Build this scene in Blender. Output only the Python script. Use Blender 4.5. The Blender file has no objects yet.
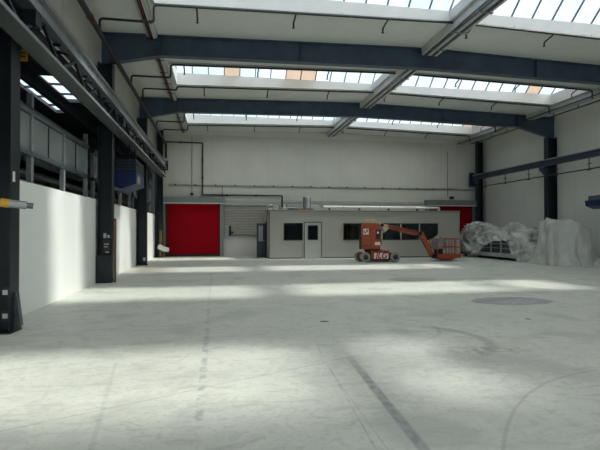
import bpy, bmesh, math, random
from mathutils import Vector, Matrix, noise
C = bpy.context; D = bpy.data
sc = C.scene
col = sc.collection
random.seed(4)

# ------------------------------------------------------------------ camera
F_PX = 462.0
cam_d = D.cameras.new('camera'); cam = D.objects.new('camera', cam_d); col.objects.link(cam)
cam_d.sensor_fit = 'HORIZONTAL'; cam_d.sensor_width = 36.0; cam_d.lens = 36.0 * F_PX / 600.0
cam_d.clip_start = 0.05; cam_d.clip_end = 300
yaw = math.atan(83 / F_PX); pitch = math.atan(5 / F_PX)
cam.location = (0, 0, 1.6)
cam.rotation_euler = (math.pi / 2 + pitch, 0, -yaw)
sc.camera = cam

# ------------------------------------------------------------------ world, sun, exposure
SKY_LOW, SKY_HIGH = 1.30, 3.45     # clear sky away from the sun, bright thin cloud around it
w = D.worlds.new('sky'); sc.world = w; w.use_nodes = True
nt = w.node_tree; nt.nodes.clear()
out = nt.nodes.new('ShaderNodeOutputWorld'); bg = nt.nodes.new('ShaderNodeBackground')
tc = nt.nodes.new('ShaderNodeTexCoord'); nz = nt.nodes.new('ShaderNodeTexNoise'); cr = nt.nodes.new('ShaderNodeValToRGB')
nz.inputs['Scale'].default_value = 7; nz.inputs['Detail'].default_value = 6
cr.color_ramp.elements[0].position = .38; cr.color_ramp.elements[0].color = (.66, .84, 1.0, 1)
cr.color_ramp.elements[1].position = .66; cr.color_ramp.elements[1].color = (.86, .97, 1.05, 1)
nt.links.new(tc.outputs['Generated'], nz.inputs['Vector']); nt.links.new(nz.outputs['Fac'], cr.inputs['Fac'])
nt.links.new(cr.outputs['Color'], bg.inputs['Color'])
dt = nt.nodes.new('ShaderNodeVectorMath'); dt.operation = 'DOT_PRODUCT'; nt.links.new(tc.outputs['Generated'], dt.inputs[0])
dt.inputs[1].default_value = Vector((.5, -.38, .8)).normalized()
mr = nt.nodes.new('ShaderNodeMapRange'); mr.interpolation_type = 'SMOOTHSTEP'; nt.links.new(dt.outputs['Value'], mr.inputs[0])
mr.inputs[1].default_value = .30; mr.inputs[2].default_value = .90; mr.inputs[3].default_value = SKY_LOW; mr.inputs[4].default_value = SKY_HIGH
nt.links.new(mr.outputs[0], bg.inputs['Strength'])
# haze whitens the bright part
wm = nt.nodes.new('ShaderNodeMix'); wm.data_type = 'RGBA'; mw = nt.nodes.new('ShaderNodeMapRange'); nt.links.new(dt.outputs['Value'], mw.inputs[0]); mw.inputs[1].default_value = .25; mw.inputs[2].default_value = .7
nt.links.new(mw.outputs[0], wm.inputs[0]); nt.links.new(cr.outputs['Color'], wm.inputs[6]); wm.inputs[7].default_value = (.965, .995, .965, 1)
nt.links.new(wm.outputs[2], bg.inputs['Color'])
nt.links.new(bg.outputs[0], out.inputs[0])

sun_d = D.lights.new('sun', 'SUN'); sun = D.objects.new('sun', sun_d); col.objects.link(sun)
sun_d.energy = 5.0; sun_d.angle = math.radians(6); sun_d.color = (1, .97, .86)
sun.rotation_euler = Vector((-6.2, .74, -8.7)).to_track_quat('-Z', 'Y').to_euler()
sun.location = (10, 5, 20)

vs = sc.view_settings
sc.display_settings.display_device = 'sRGB'
vs.view_transform = 'Standard'; vs.look = 'None'; vs.gamma = 1; vs.use_curve_mapping = False
vs.exposure = 0.0
cy = sc.cycles
cy.use_denoising = True; cy.max_bounces = 10; cy.diffuse_bounces = 6; cy.glossy_bounces = 4
cy.transparent_max_bounces = 24; cy.transmission_bounces = 8; cy.sample_clamp_indirect = 6
cy.use_light_tree = True; cy.caustics_reflective = False; cy.caustics_refractive = False

# ------------------------------------------------------------------ hall dimensions
XL, XR, XM = -3.6, 17.9, 7.1          # wall faces and ridge
YB, YN = 29.0, -6.0                    # far wall, near end
BEAMS = [1.0, 8.0, 15.0, 22.0]
BAYS = [-6.0, 1.0, 8.0, 15.0, 22.0]
OPN0, OPN1 = 2.35, 4.75                # skylight opening within a bay
HALF = [(-1.68, 6.85), (7.5, 15.9)]    # skylight openings across the hall
def zc(x): return 7.9 - .25 * abs(x - XM) / 10.5

def portal(name, loc, sx, sy):
    l = D.lights.new(name, 'AREA'); l.shape = 'RECTANGLE'; l.size = sx; l.size_y = sy; l.energy = 1
    l.cycles.is_portal = True
    o = D.objects.new(name, l); o.location = loc; col.objects.link(o); return o
for b in BAYS:
    for x0, x1 in HALF:
        portal('skylight_portal', ((x0 + x1) / 2, b + 3.55, 8.22), x1 - x0, OPN1 - OPN0)

# ------------------------------------------------------------------ materials
def mat(name, color, rough=.6, metal=0.0, var=0.0, vscale=4.0, spec=.5, bump=0.0, bscale=30.0):
    m = D.materials.new(name); m.use_nodes = True
    n = m.node_tree; p = n.nodes['Principled BSDF']
    p.inputs['Base Color'].default_value = (*color, 1); p.inputs['Roughness'].default_value = rough
    p.inputs['Metallic'].default_value = metal; p.inputs['Specular IOR Level'].default_value = spec
    t = n.nodes.new('ShaderNodeTexCoord')
    if var > 0:
        z = n.nodes.new('ShaderNodeTexNoise'); z.inputs['Scale'].default_value = vscale; z.inputs['Detail'].default_value = 5
        r = n.nodes.new('ShaderNodeValToRGB')
        r.color_ramp.elements[0].position = .3; r.color_ramp.elements[1].position = .7
        r.color_ramp.elements[0].color = (*[c * (1 - var) for c in color], 1)
        r.color_ramp.elements[1].color = (*[min(1, c * (1 + var)) for c in color], 1)
        n.links.new(t.outputs['Object'], z.inputs['Vector']); n.links.new(z.outputs['Fac'], r.inputs['Fac'])
        n.links.new(r.outputs['Color'], p.inputs['Base Color'])
    if bump > 0:
        z2 = n.nodes.new('ShaderNodeTexNoise'); z2.inputs['Scale'].default_value = bscale
        b = n.nodes.new('ShaderNodeBump'); b.inputs['Strength'].default_value = bump; b.inputs['Distance'].default_value = .02
        n.links.new(t.outputs['Object'], z2.inputs['Vector']); n.links.new(z2.outputs['Fac'], b.inputs['Height'])
        n.links.new(b.outputs[0], p.inputs['Normal'])
    return m

def math_node(n, op, a, b=None, c=None, clamp=False):
    q = n.nodes.new('ShaderNodeMath'); q.operation = op; q.use_clamp = clamp
    for i, v in enumerate((a, b, c)):
        if v is None: continue
        if isinstance(v, (int, float)): q.inputs[i].default_value = v
        else: n.links.new(v, q.inputs[i])
    return q.outputs[0]

def panel_mat(name, color, axis, pitch, off=0.0, dark=.6, jw=.02, hz=(), rough=.6, var=.04):
    """painted wall panels with thin joints every pitch metres along axis and seams at the heights hz"""
    m = mat(name, color, rough, 0, var, .8); n = m.node_tree; p = n.nodes['Principled BSDF']
    t = n.nodes.new('ShaderNodeTexCoord'); s = n.nodes.new('ShaderNodeSeparateXYZ'); n.links.new(t.outputs['Object'], s.inputs[0])
    f = math_node(n, 'FRACT', math_node(n, 'DIVIDE', math_node(n, 'ADD', s.outputs[axis], 100 * pitch + off), pitch))
    k = math_node(n, 'LESS_THAN', f, jw / pitch)
    for h in hz:
        k = math_node(n, 'MAXIMUM', k, math_node(n, 'LESS_THAN', math_node(n, 'ABSOLUTE', math_node(n, 'SUBTRACT', s.outputs[2], h)), jw / 2))
    mx = n.nodes.new('ShaderNodeMix'); mx.data_type = 'RGBA'; mx.blend_type = 'MULTIPLY'
    src = p.inputs['Base Color'].links[0].from_socket
    n.links.new(k, mx.inputs[0]); n.links.new(src, mx.inputs[6]); mx.inputs[7].default_value = (dark, dark, dark, 1)
    n.links.new(mx.outputs[2], p.inputs['Base Color'])
    return m

def glazing_mat(name, tint, trans, milky=.1, rough=.25):
    m = D.materials.new(name); m.use_nodes = True; n = m.node_tree; n.nodes.clear()
    o = n.nodes.new('ShaderNodeOutputMaterial'); mx = n.nodes.new('ShaderNodeMixShader'); tr = n.nodes.new('ShaderNodeBsdfTransparent')
    tl = n.nodes.new('ShaderNodeBsdfTranslucent'); t = n.nodes.new('ShaderNodeTexCoord'); z = n.nodes.new('ShaderNodeTexNoise')
    z.inputs['Scale'].default_value = 2.5; z.inputs['Detail'].default_value = 4
    r = n.nodes.new('ShaderNodeValToRGB'); r.color_ramp.elements[0].position = .35; r.color_ramp.elements[1].position = .65
    r.color_ramp.elements[0].color = (*[c * trans * .93 for c in tint], 1); r.color_ramp.elements[1].color = (*[c * trans for c in tint], 1)
    n.links.new(t.outputs['Object'], z.inputs['Vector']); n.links.new(z.outputs['Fac'], r.inputs['Fac']); n.links.new(r.outputs[0], tr.inputs[0])
    tl.inputs[0].default_value = (*tint, 1); mx.inputs[0].default_value = milky
    n.links.new(tr.outputs[0], mx.inputs[1]); n.links.new(tl.outputs[0], mx.inputs[2]); n.links.new(mx.outputs[0], o.inputs[0])
    return m

M = {}
M['white_wall'] = panel_mat('white_partition_paint', (.84, .86, .84), 1, 1.25, 0, .93, .01, (), .55, .015)
M['left_wall'] = panel_mat('left_upper_panel', (.50, .50, .45), 1, 2.33, 0, .6, .03, (6.45, 6.52), .6)
M['back_wall'] = panel_mat('back_wall_panel', (.60, .60, .54), 0, 1.17, .35, .86, .02, (3.72,), .6)
M['right_wall'] = panel_mat('right_wall_panel', (.68, .68, .63), 1, 1.3, .2, .84, .02, (), .6)
M['ceiling'] = mat('ceiling_deck', (.68, .69, .665), .7, 0, .04, 1.2)
M['curb'] = mat('white_curb', (.52, .535, .53), .6, 0, .04, 1.5)
M['steel'] = mat('navy_steel', (.050, .080, .125), .45, .05, .2, 2.5)
M['rail_navy'] = mat('dark_navy_steel', (.022, .034, .055), .45, .1, .2, 3)
M['steel_dark'] = mat('dark_steel', (.009, .014, .020), .45, .2, .2, 3)
M['steel_grey'] = mat('grey_steel', (.11, .13, .15), .35, .6, .2, 3)
M['zinc'] = mat('zinc', (.34, .37, .38), .4, .5, .12, 4)
M['light_grey'] = mat('light_grey_paint', (.42, .44, .43), .5, .1, .08, 2)
M['pipe'] = mat('dark_pipe', (.024, .028, .034), .45, .3, .15, 3)
M['red_pipe'] = mat('red_pipe', (.12, .022, .022), .5)
M['white_pipe'] = mat('white_pipe', (.62, .62, .60), .35)
M['red_curtain'] = mat('red_curtain', (.30, .001, .008), .7, 0, .07, .7, .08)
M['dark_rubber'] = mat('dark_rubber', (.012, .012, .014), .8)
M['door_metal'] = mat('door_frame_metal', (.22, .25, .24), .45, .4, .08, 4)
M['cabin'] = panel_mat('cabin_panel', (.38, .38, .335), 0, 1.15, .0, .92, .012, (), .55, .03)
M['cabin_trim'] = mat('cabin_trim', (.10, .10, .095), .5)
M['rail_grey'] = mat('rail_grey', (.085, .095, .095), .45, .2, .15, 2)
M['cabin_door'] = mat('cabin_door', (.45, .47, .44), .5, 0, .03, 2)
M['shutter'] = mat('shutter_slats', (.30, .29, .26), .5, .2, .06, 5)
M['grey_plastic'] = mat('control_grey', (.30, .31, .31), .5)
M['black'] = mat('black_plastic', (.01, .01, .012), .5)
M['orange'] = mat('orange_paint', (.30, .055, .016), .45, 0, .18, 5)
M['red_orange'] = mat('red_orange_paint', (.22, .025, .012), .5, 0, .2, 5)
M['cream'] = mat('cream_paint', (.52, .45, .28), .5, 0, .12, 6)
M['tyre'] = mat('grey_tyre', (.24, .25, .23), .85, 0, .12, 8)
M['decal'] = mat('white_decal', (.72, .62, .58), .5)
M['decal_dark'] = mat('dark_red_ink', (.22, .01, .01), .5)
M['blue'] = mat('blue_paint', (.003, .016, .075), .4, 0, .12, 4)
M['yellow'] = mat('yellow_paint', (.60, .34, .03), .5, 0, .1, 6)
M['ochre'] = mat('ochre_paint', (.17, .11, .025), .6, 0, .15, 6)
M['brown'] = mat('brown_board', (.16, .07, .035), .7, 0, .15, 6)
M['foam'] = mat('white_foam', (.75, .75, .70), .8, 0, .05, 5)
M['annex'] = mat('annex_panel', (.16, .18, .19), .7, 0, .15, 1.2)
M['annex_dark'] = mat('annex_dark', (.03, .036, .045), .7, 0, .2, 1)
M['interior'] = mat('cabin_interior', (.06, .065, .07), .8, 0, .2, 2)
M['locker'] = mat('locker_grey', (.07, .085, .09), .5, 0, .1, 4)
M['reflection_red'] = mat('reflection_red', (.08, .025, .02), .5, 0, .1, 4)
M['glass_clear'] = glazing_mat('skylight_glass', (.97, .985, 1.0), .985, .05)
M['glass_tan'] = glazing_mat('tan_panel', (.90, .76, .66), .72, .22)
M['glass_solid'] = glazing_mat('sun_block_panel', (.85, .75, .62), .35, .5)
M['annex_glass'] = mat('annex_glass', (.22, .26, .26), .25, 0, .15, 1.5)
def window_glass():
    m = D.materials.new('window_glass'); m.use_nodes = True; n = m.node_tree; n.nodes.clear()
    o = n.nodes.new('ShaderNodeOutputMaterial'); mx = n.nodes.new('ShaderNodeMixShader'); tr = n.nodes.new('ShaderNodeBsdfTransparent')
    g = n.nodes.new('ShaderNodeBsdfGlossy'); g.inputs['Roughness'].default_value = .03; g.inputs['Color'].default_value = (.8, .85, .9, 1)
    fr = n.nodes.new('ShaderNodeFresnel'); fr.inputs[0].default_value = 1.5
    tr.inputs[0].default_value = (.55, .62, .66, 1)
    n.links.new(fr.outputs[0], mx.inputs[0]); n.links.new(tr.outputs[0], mx.inputs[1]); n.links.new(g.outputs[0], mx.inputs[2]); n.links.new(mx.outputs[0], o.inputs[0])
    return m
M['window_glass'] = window_glass()
def plastic_sheet(name, t0, t1):
    m = D.materials.new(name); m.use_nodes = True; n = m.node_tree; p = n.nodes['Principled BSDF']
    o = n.nodes['Material Output']
    p.inputs['Base Color'].default_value = (.74, .75, .71, 1); p.inputs['Roughness'].default_value = .34; p.inputs['Specular IOR Level'].default_value = .6
    t = n.nodes.new('ShaderNodeTexCoord'); z = n.nodes.new('ShaderNodeTexNoise'); z.inputs['Scale'].default_value = 5; z.inputs['Detail'].default_value = 5
    b = n.nodes.new('ShaderNodeBump'); b.inputs['Strength'].default_value = .12; b.inputs['Distance'].default_value = .03
    z.inputs['Distortion'].default_value = .5
    n.links.new(t.outputs['Object'], z.inputs['Vector']); n.links.new(z.outputs['Fac'], b.inputs['Height']); n.links.new(b.outputs[0], p.inputs['Normal'])
    tl = n.nodes.new('ShaderNodeBsdfTranslucent'); tl.inputs[0].default_value = (.7, .7, .66, 1)
    tr = n.nodes.new('ShaderNodeBsdfTransparent')
    a = n.nodes.new('ShaderNodeMixShader'); a.inputs[0].default_value = .2
    c = n.nodes.new('ShaderNodeMixShader'); z2 = n.nodes.new('ShaderNodeTexNoise'); z2.inputs['Scale'].default_value = 1.3; z2.inputs['Detail'].default_value = 3; z2.inputs['Distortion'].default_value = .6; n.links.new(t.outputs['Object'], z2.inputs['Vector'])
    mr = n.nodes.new('ShaderNodeMapRange'); n.links.new(z2.outputs['Fac'], mr.inputs[0]); mr.inputs[1].default_value = .4; mr.inputs[2].default_value = .68; mr.inputs[3].default_value = t0; mr.inputs[4].default_value = t1; n.links.new(mr.outputs[0], c.inputs[0])
    n.links.new(p.outputs[0], a.inputs[1]); n.links.new(tl.outputs[0], a.inputs[2]); n.links.new(a.outputs[0], c.inputs[1]); n.links.new(tr.outputs[0], c.inputs[2])
    n.links.new(c.outputs[0], o.inputs['Surface'])
    return m
M['plastic'] = plastic_sheet('plastic_sheet', .05, .30)
M['plastic_thin'] = plastic_sheet('thin_plastic_sheet', .02, .72)
M['rail_steel'] = mat('rail_steel', (.34, .36, .38), .34, .7, .15, 3)
M['grey_bag'] = mat('grey_bag', (.17, .18, .18), .3, 0, .35, 9, .6, .5, 14)

def floor_mat():
    m = D.materials.new('concrete_floor'); m.use_nodes = True; n = m.node_tree; p = n.nodes['Principled BSDF']
    L = n.links
    t = n.nodes.new('ShaderNodeTexCoord'); s = n.nodes.new('ShaderNodeSeparateXYZ'); L.new(t.outputs['Object'], s.inputs[0])
    X, Y = s.outputs[0], s.outputs[1]
    def mn(op, a, b=None, c=None, clamp=False): return math_node(n, op, a, b, c, clamp)
    def noi(scale, detail=5, dist=0.0, vec=None):
        z = n.nodes.new('ShaderNodeTexNoise'); z.inputs['Scale'].default_value = scale; z.inputs['Detail'].default_value = detail; z.inputs['Distortion'].default_value = dist
        L.new(vec or t.outputs['Object'], z.inputs['Vector']); return z.outputs['Fac']
    def smooth(v, a, b):
        q = n.nodes.new('ShaderNodeMapRange'); q.interpolation_type = 'SMOOTHSTEP'
        L.new(v, q.inputs[0]); q.inputs[1].default_value = a; q.inputs[2].default_value = b; return q.outputs[0]
    fine = noi(14, 8); mid = noi(3.2, 6, .6); big = noi(.45, 4, .5)
    def seg(x0, y0, x1, y1, wd):
        dx, dy = x1 - x0, y1 - y0; l2 = dx * dx + dy * dy
        tt = mn('DIVIDE', mn('ADD', mn('MULTIPLY', mn('SUBTRACT', X, x0), dx), mn('MULTIPLY', mn('SUBTRACT', Y, y0), dy)), l2, clamp=True)
        ex = mn('SUBTRACT', mn('SUBTRACT', X, x0), mn('MULTIPLY', tt, dx)); ey = mn('SUBTRACT', mn('SUBTRACT', Y, y0), mn('MULTIPLY', tt, dy))
        d = mn('SQRT', mn('ADD', mn('MULTIPLY', ex, ex), mn('MULTIPLY', ey, ey)))
        return smooth(d, wd, wd * .45)
    def ring(cx, cy_, r, wd, ax=None, amin=None, flip=False):
        ex = mn('SUBTRACT', X, cx); ey = mn('SUBTRACT', Y, cy_)
        d = mn('ABSOLUTE', mn('SUBTRACT', mn('SQRT', mn('ADD', mn('MULTIPLY', ex, ex), mn('MULTIPLY', ey, ey))), r))
        k = smooth(d, wd, wd * .2)
        if ax is not None:
            v = (X, Y)[ax]; k = mn('MULTIPLY', k, smooth(v, amin + .3, amin - .3) if flip else smooth(v, amin - .3, amin + .3))
        return k
    def ellipse(cx, cy_, a, b, soft=.15):
        ex = mn('DIVIDE', mn('SUBTRACT', X, cx), a); ey = mn('DIVIDE', mn('SUBTRACT', Y, cy_), b)
        d = mn('SQRT', mn('ADD', mn('MULTIPLY', ex, ex), mn('MULTIPLY', ey, ey)))
        d = mn('ADD', d, mn('MULTIPLY', mn('SUBTRACT', mid, .5), .35))
        return smooth(d, 1, 1 - soft)
    # base tone
    r = n.nodes.new('ShaderNodeValToRGB'); r.color_ramp.elements[0].position = .33; r.color_ramp.elements[1].position = .67
    r.color_ramp.elements[0].color = (.55, .565, .515, 1); r.color_ramp.elements[1].color = (.66, .675, .615, 1)
    L.new(mn('ADD', mn('MULTIPLY', big, .45), mn('ADD', mn('MULTIPLY', mid, .33), mn('MULTIPLY', fine, .22))), r.inputs[0])
    colr = r.outputs[0]
    def over(base, k, c, amt):
        x = n.nodes.new('ShaderNodeMix'); x.data_type = 'RGBA'; L.new(mn('MULTIPLY', k, amt), x.inputs[0]); L.new(base, x.inputs[6]); x.inputs[7].default_value = (*c, 1); return x.outputs[2]
    wear = smooth(noi(9, 6, .4), .42, .62)
    wear2 = smooth(noi(2.0, 3), .4, .6)
    # streaky scuffs
    mp = n.nodes.new('ShaderNodeMapping'); L.new(t.outputs['Object'], mp.inputs[0]); mp.inputs['Rotation'].default_value = (0, 0, .35); mp.inputs['Scale'].default_value = (1.6, 5.5, 1)
    streak = smooth(noi(1.3, 9, 1.2, mp.outputs[0]), .50, .74)
    colr = over(colr, streak, (.36, .37, .345), .5)
    colr = over(colr, smooth(noi(.9, 9, .3), .52, .66), (.40, .415, .39), .55)
    colr = over(colr, smooth(noi(24, 3), .56, .7), (.36, .37, .35), .45)
    colr = over(colr, smooth(noi(5, 8, 1.5), .5, .68), (.44, .455, .425), .5)
    mp2 = n.nodes.new('ShaderNodeMapping'); L.new(t.outputs['Object'], mp2.inputs[0]); mp2.inputs['Rotation'].default_value = (0, 0, -.1); mp2.inputs['Scale'].default_value = (7.0, .8, 1)
    colr = over(colr, smooth(noi(1.2, 6, .5, mp2.outputs[0]), .58, .75), (.56, .57, .54), .35)
    spots = smooth(noi(5.5, 2), .74, .79)
    colr = over(colr, spots, (.16, .16, .16), .45)
    dk = (.17, .175, .18)
    colr = over(colr, mn('MULTIPLY', mn('MULTIPLY', seg(1.69, 6.3, 1.47, 2.9, .065), smooth(Y, 6.4, 4.6)), mn('ADD', mn('MULTIPLY', wear, .35), .65)), (.19, .195, .21), .72)
    colr = over(colr, mn('MULTIPLY', seg(1.36, 6.2, 1.12, 2.9, .014), wear2), dk, .3)
    colr = over(colr, seg(1.28, 5.3, 1.22, 2.9, .010), dk, .22)
    colr = over(colr, seg(-1.9, 3.95, 1.55, 5.6, .012), dk, .32)
    colr = over(colr, seg(-1.2, 5.9, -.9, 3.6, .03), dk, .14)
    colr = over(colr, mn('MULTIPLY', seg(-.15, 7.8, -.15, 4.0, .05), wear), (.27, .28, .31), .6)
    colr = over(colr, mn('MULTIPLY', seg(-.20, 17, -.16, 8, .05), wear), (.26, .27, .29), .45)
    colr = over(colr, ring(2.85, 6.3, 1.0, .13, 0, 3.3), dk, .38)
    colr = over(colr, ring(2.6, 7.2, .95, .05, 0, 2.8), dk, .2)
    pl = [(2.05, 3.06), (2.16, 3.21), (2.35, 3.45), (2.64, 3.76), (2.96, 4.04), (3.38, 4.32), (3.84, 4.51), (4.26, 4.62)]
    arc = None
    for (xa_, ya_), (xb_, yb_) in zip(pl[:-1], pl[1:]):
        k_ = seg(xa_, ya_, xb_, yb_, .022); arc = k_ if arc is None else mn('MAXIMUM', arc, k_)
    colr = over(colr, arc, dk, .27)
    colr = over(colr, mn('MULTIPLY', ellipse(3.55, 5.6, .75, .32, .6), wear), (.26, .23, .18), .5)
    colr = over(colr, ellipse(6.55, 9.45, 1.0, .62, .12), (.24, .23, .26), .65)
    colr = over(colr, mn('MULTIPLY', ellipse(6.6, 9.35, .7, .36, .3), wear), (.50, .51, .53), .75)
    colr = over(colr, seg(5.6, 9.35, 7.15, 9.9, .025), (.06, .05, .05), .8)
    colr = over(colr, ellipse(6.2, 14.1, .8, .75, .15), (.28, .28, .27), .5)
    colr = over(colr, ellipse(1.85, 7.9, .09, .07), (.04, .03, .02), .9)
    colr = over(colr, ellipse(5.51, 7.47, .05, .06), (.02, .02, .02), .9)
    L.new(colr, p.inputs['Base Color'])
    rr = n.nodes.new('ShaderNodeMapRange'); L.new(mid, rr.inputs[0]); rr.inputs[3].default_value = .48; rr.inputs[4].default_value = .68
    L.new(rr.outputs[0], p.inputs['Roughness']); p.inputs['Specular IOR Level'].default_value = .45
    bp = n.nodes.new('ShaderNodeBump'); bp.inputs['Strength'].default_value = .25; bp.inputs['Distance'].default_value = .004
    L.new(fine, bp.inputs['Height']); L.new(bp.outputs[0], p.inputs['Normal'])
    return m
M['floor'] = floor_mat()

# ------------------------------------------------------------------ mesh helpers
class MB:
    def __init__(s): s.v = []; s.f = []
    def add(s, vs_, fs):
        s.cuts = getattr(s, 'cuts', []); s.cuts.append((len(s.v), len(s.f)))
        o = len(s.v); s.v += [tuple(a) for a in vs_]; s.f += [tuple(i + o for i in q) for q in fs]; return s
    def box(s, x0, y0, z0, x1, y1, z1):
        v = [(x0, y0, z0), (x1, y0, z0), (x1, y1, z0), (x0, y1, z0), (x0, y0, z1), (x1, y0, z1), (x1, y1, z1), (x0, y1, z1)]
        return s.add(v, [(0, 3, 2, 1), (4, 5, 6, 7), (0, 1, 5, 4), (1, 2, 6, 5), (2, 3, 7, 6), (3, 0, 4, 7)])
    def hexa(s, v):
        return s.add(v, [(0, 3, 2, 1), (4, 5, 6, 7), (0, 1, 5, 4), (1, 2, 6, 5), (2, 3, 7, 6), (3, 0, 4, 7)])
    def prism(s, poly, d, axis):
        """poly: 2D outline; extruded from d[0] to d[1] along axis"""
        def P(a, b, t): return {0: (t, a, b), 1: (a, t, b), 2: (a, b, t)}[axis]
        n = len(poly); v = [P(a, b, d[0]) for a, b in poly] + [P(a, b, d[1]) for a, b in poly]
        return s.add(v, [tuple(range(n))[::-1], tuple(range(n, 2 * n))] + [(i, (i + 1) % n, n + (i + 1) % n, n + i) for i in range(n)])
    def bar(s, a, b, wd, ht=None, up=(0, 0, 1)):
        a, b = Vector(a), Vector(b); ht = wd if ht is None else ht
        d = (b - a).normalized(); u = Vector(up)
        if abs(d.dot(u)) > .98: u = Vector((1, 0, 0))
        sd = d.cross(u).normalized(); u = sd.cross(d).normalized(); sd *= wd / 2; u *= ht / 2
        v = [a - sd - u, a + sd - u, b + sd - u, b - sd - u, a - sd + u, a + sd + u, b + sd + u, b - sd + u]
        return s.hexa(v)
    def tube(s, pts, r, seg=10, bend=0.0, caps=True):
        pts = [Vector(p) for p in pts]
        if bend > 0 and len(pts) > 2:
            q = [pts[0]]
            for i in range(1, len(pts) - 1):
                a, b, c = pts[i - 1], pts[i], pts[i + 1]
                d1 = (a - b); d2 = (c - b); k = min(bend, d1.length * .45, d2.length * .45)
                p1 = b + d1.normalized() * k; p2 = b + d2.normalized() * k
                for j in range(5):
                    t = j / 4; q.append(p1 * (1 - t) ** 2 + b * 2 * t * (1 - t) + p2 * t * t)
            q.append(pts[-1]); pts = q
        rings = []; prev = None
        for i, p in enumerate(pts):
            d = (pts[min(i + 1, len(pts) - 1)] - pts[max(i - 1, 0)]).normalized()
            if prev is None: u = Vector((0, 0, 1)) if abs(d.z) < .9 else Vector((1, 0, 0))
            else: u = prev
            sd = d.cross(u).normalized(); u = sd.cross(d).normalized(); prev = u
            rr = r[i] if isinstance(r, (list, tuple)) else r
            rings.append([p + (sd * math.cos(2 * math.pi * k / seg) + u * math.sin(2 * math.pi * k / seg)) * rr for k in range(seg)])
        v = [x for g in rings for x in g]; f = []
        for i in range(len(rings) - 1):
            for k in range(seg):
                a = i * seg + k; b = i * seg + (k + 1) % seg; f.append((a, b, b + seg, a + seg))
        if caps: f.append(tuple(range(seg))[::-1]); f.append(tuple(range(len(v) - seg, len(v))))
        return s.add(v, f)
    def lathe(s, prof, origin, axis, seg=24):
        """prof: (radius, height) pairs around an axis through origin"""
        o = Vector(origin); a = Vector(axis).normalized(); u = a.orthogonal().normalized(); w_ = a.cross(u)
        v = [o + a * h + (u * math.cos(2 * math.pi * k / seg) + w_ * math.sin(2 * math.pi * k / seg)) * r for r, h in prof for k in range(seg)]
        f = [(i * seg + k, i * seg + (k + 1) % seg, (i + 1) * seg + (k + 1) % seg, (i + 1) * seg + k) for i in range(len(prof) - 1) for k in range(seg)]
        f.append(tuple(range(seg))[::-1]); f.append(tuple(range(len(v) - seg, len(v))))
        return s.add(v, f)
    def parts(s, name, m, parent, smooth=False):
        cuts = s.cuts + [(len(s.v), len(s.f))]; r = []
        for (v0, f0), (v1, f1) in zip(cuts[:-1], cuts[1:]):
            q = MB(); q.add(s.v[v0:v1], [tuple(i - v0 for i in g) for g in s.f[f0:f1]]); r.append(q.build(name, m, parent, smooth=smooth))
        return r
    def build(s, name, m, parent=None, bevel=0.0, smooth=False):
        me = D.meshes.new(name); me.from_pydata(s.v, [], s.f); me.materials.append(M[m] if isinstance(m, str) else m)
        bm = bmesh.new(); bm.from_mesh(me); bmesh.ops.recalc_face_normals(bm, faces=bm.faces); bm.to_mesh(me); bm.free()
        o = D.objects.new(name, me); col.objects.link(o)
        if smooth:
            for q in me.polygons: q.use_smooth = True
            if bevel == 0:
                e = o.modifiers.new('split', 'EDGE_SPLIT'); e.split_angle = math.radians(40)
        if bevel > 0:
            b = o.modifiers.new('bevel', 'BEVEL'); b.width = bevel; b.segments = 2; b.limit_method = 'ANGLE'
        if parent is not None:
            o.parent = parent; o.matrix_parent_inverse = Matrix.Translation(-parent.location) if parent.parent is None else Matrix.Identity(4)
            if parent.parent is not None: o.matrix_parent_inverse = Matrix.Identity(4)
        return o
def thing(name, label, cat, loc=(0, 0, 0), group=None):
    o = D.objects.new(name, None); col.objects.link(o); o.location = loc; o.empty_display_size = .2
    return tag(o, label, cat, group)
def tag(o, label, cat, group=None):
    o['label'] = label; o['category'] = cat
    if group: o['group'] = group
    return o
def struct(o, label=None, cat=None):
    o['kind'] = 'structure'
    if label: o['label'] = label
    if cat: o['category'] = cat
    return o
def sempty(name, label=None, cat=None):
    o = D.objects.new(name, None); col.objects.link(o); return struct(o, label, cat)
def copy_tree(o, parent=None, loc=None):
    c = o.copy(); col.objects.link(c)
    if parent is not None:
        c.parent = parent; c.matrix_parent_inverse = o.matrix_parent_inverse.copy()
    if loc is not None: c.location = loc
    for ch in list(o.children): copy_tree(ch, c)
    return c
def text(body, name, m, parent, loc, size, rot, extrude=.003, shear=0):
    cu = D.curves.new(name, 'FONT'); cu.body = body; cu.size = size; cu.extrude = extrude; cu.align_x = 'CENTER'; cu.align_y = 'CENTER'; cu.shear = shear
    cu.offset = size * .02; cu.materials.append(M[m])
    tmp = D.objects.new(name, cu); col.objects.link(tmp); dg = C.evaluated_depsgraph_get(); me = D.meshes.new_from_object(tmp.evaluated_get(dg)); D.objects.remove(tmp)
    o = D.objects.new(name, me); col.objects.link(o); o.rotation_euler = rot
    o.location = loc
    if parent is not None:
        o.parent = parent
        o.matrix_parent_inverse = Matrix.Translation(-parent.location) if parent.parent is None else Matrix.Identity(4)
    return o

# ------------------------------------------------------------------ STRUCTURE
b = MB(); b.box(-16, YN - .3, -.2, XR + .4, YB + .4, 0); struct(b.build('floor', 'floor'), 'grey scuffed concrete floor of the hall', 'floor')

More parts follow.
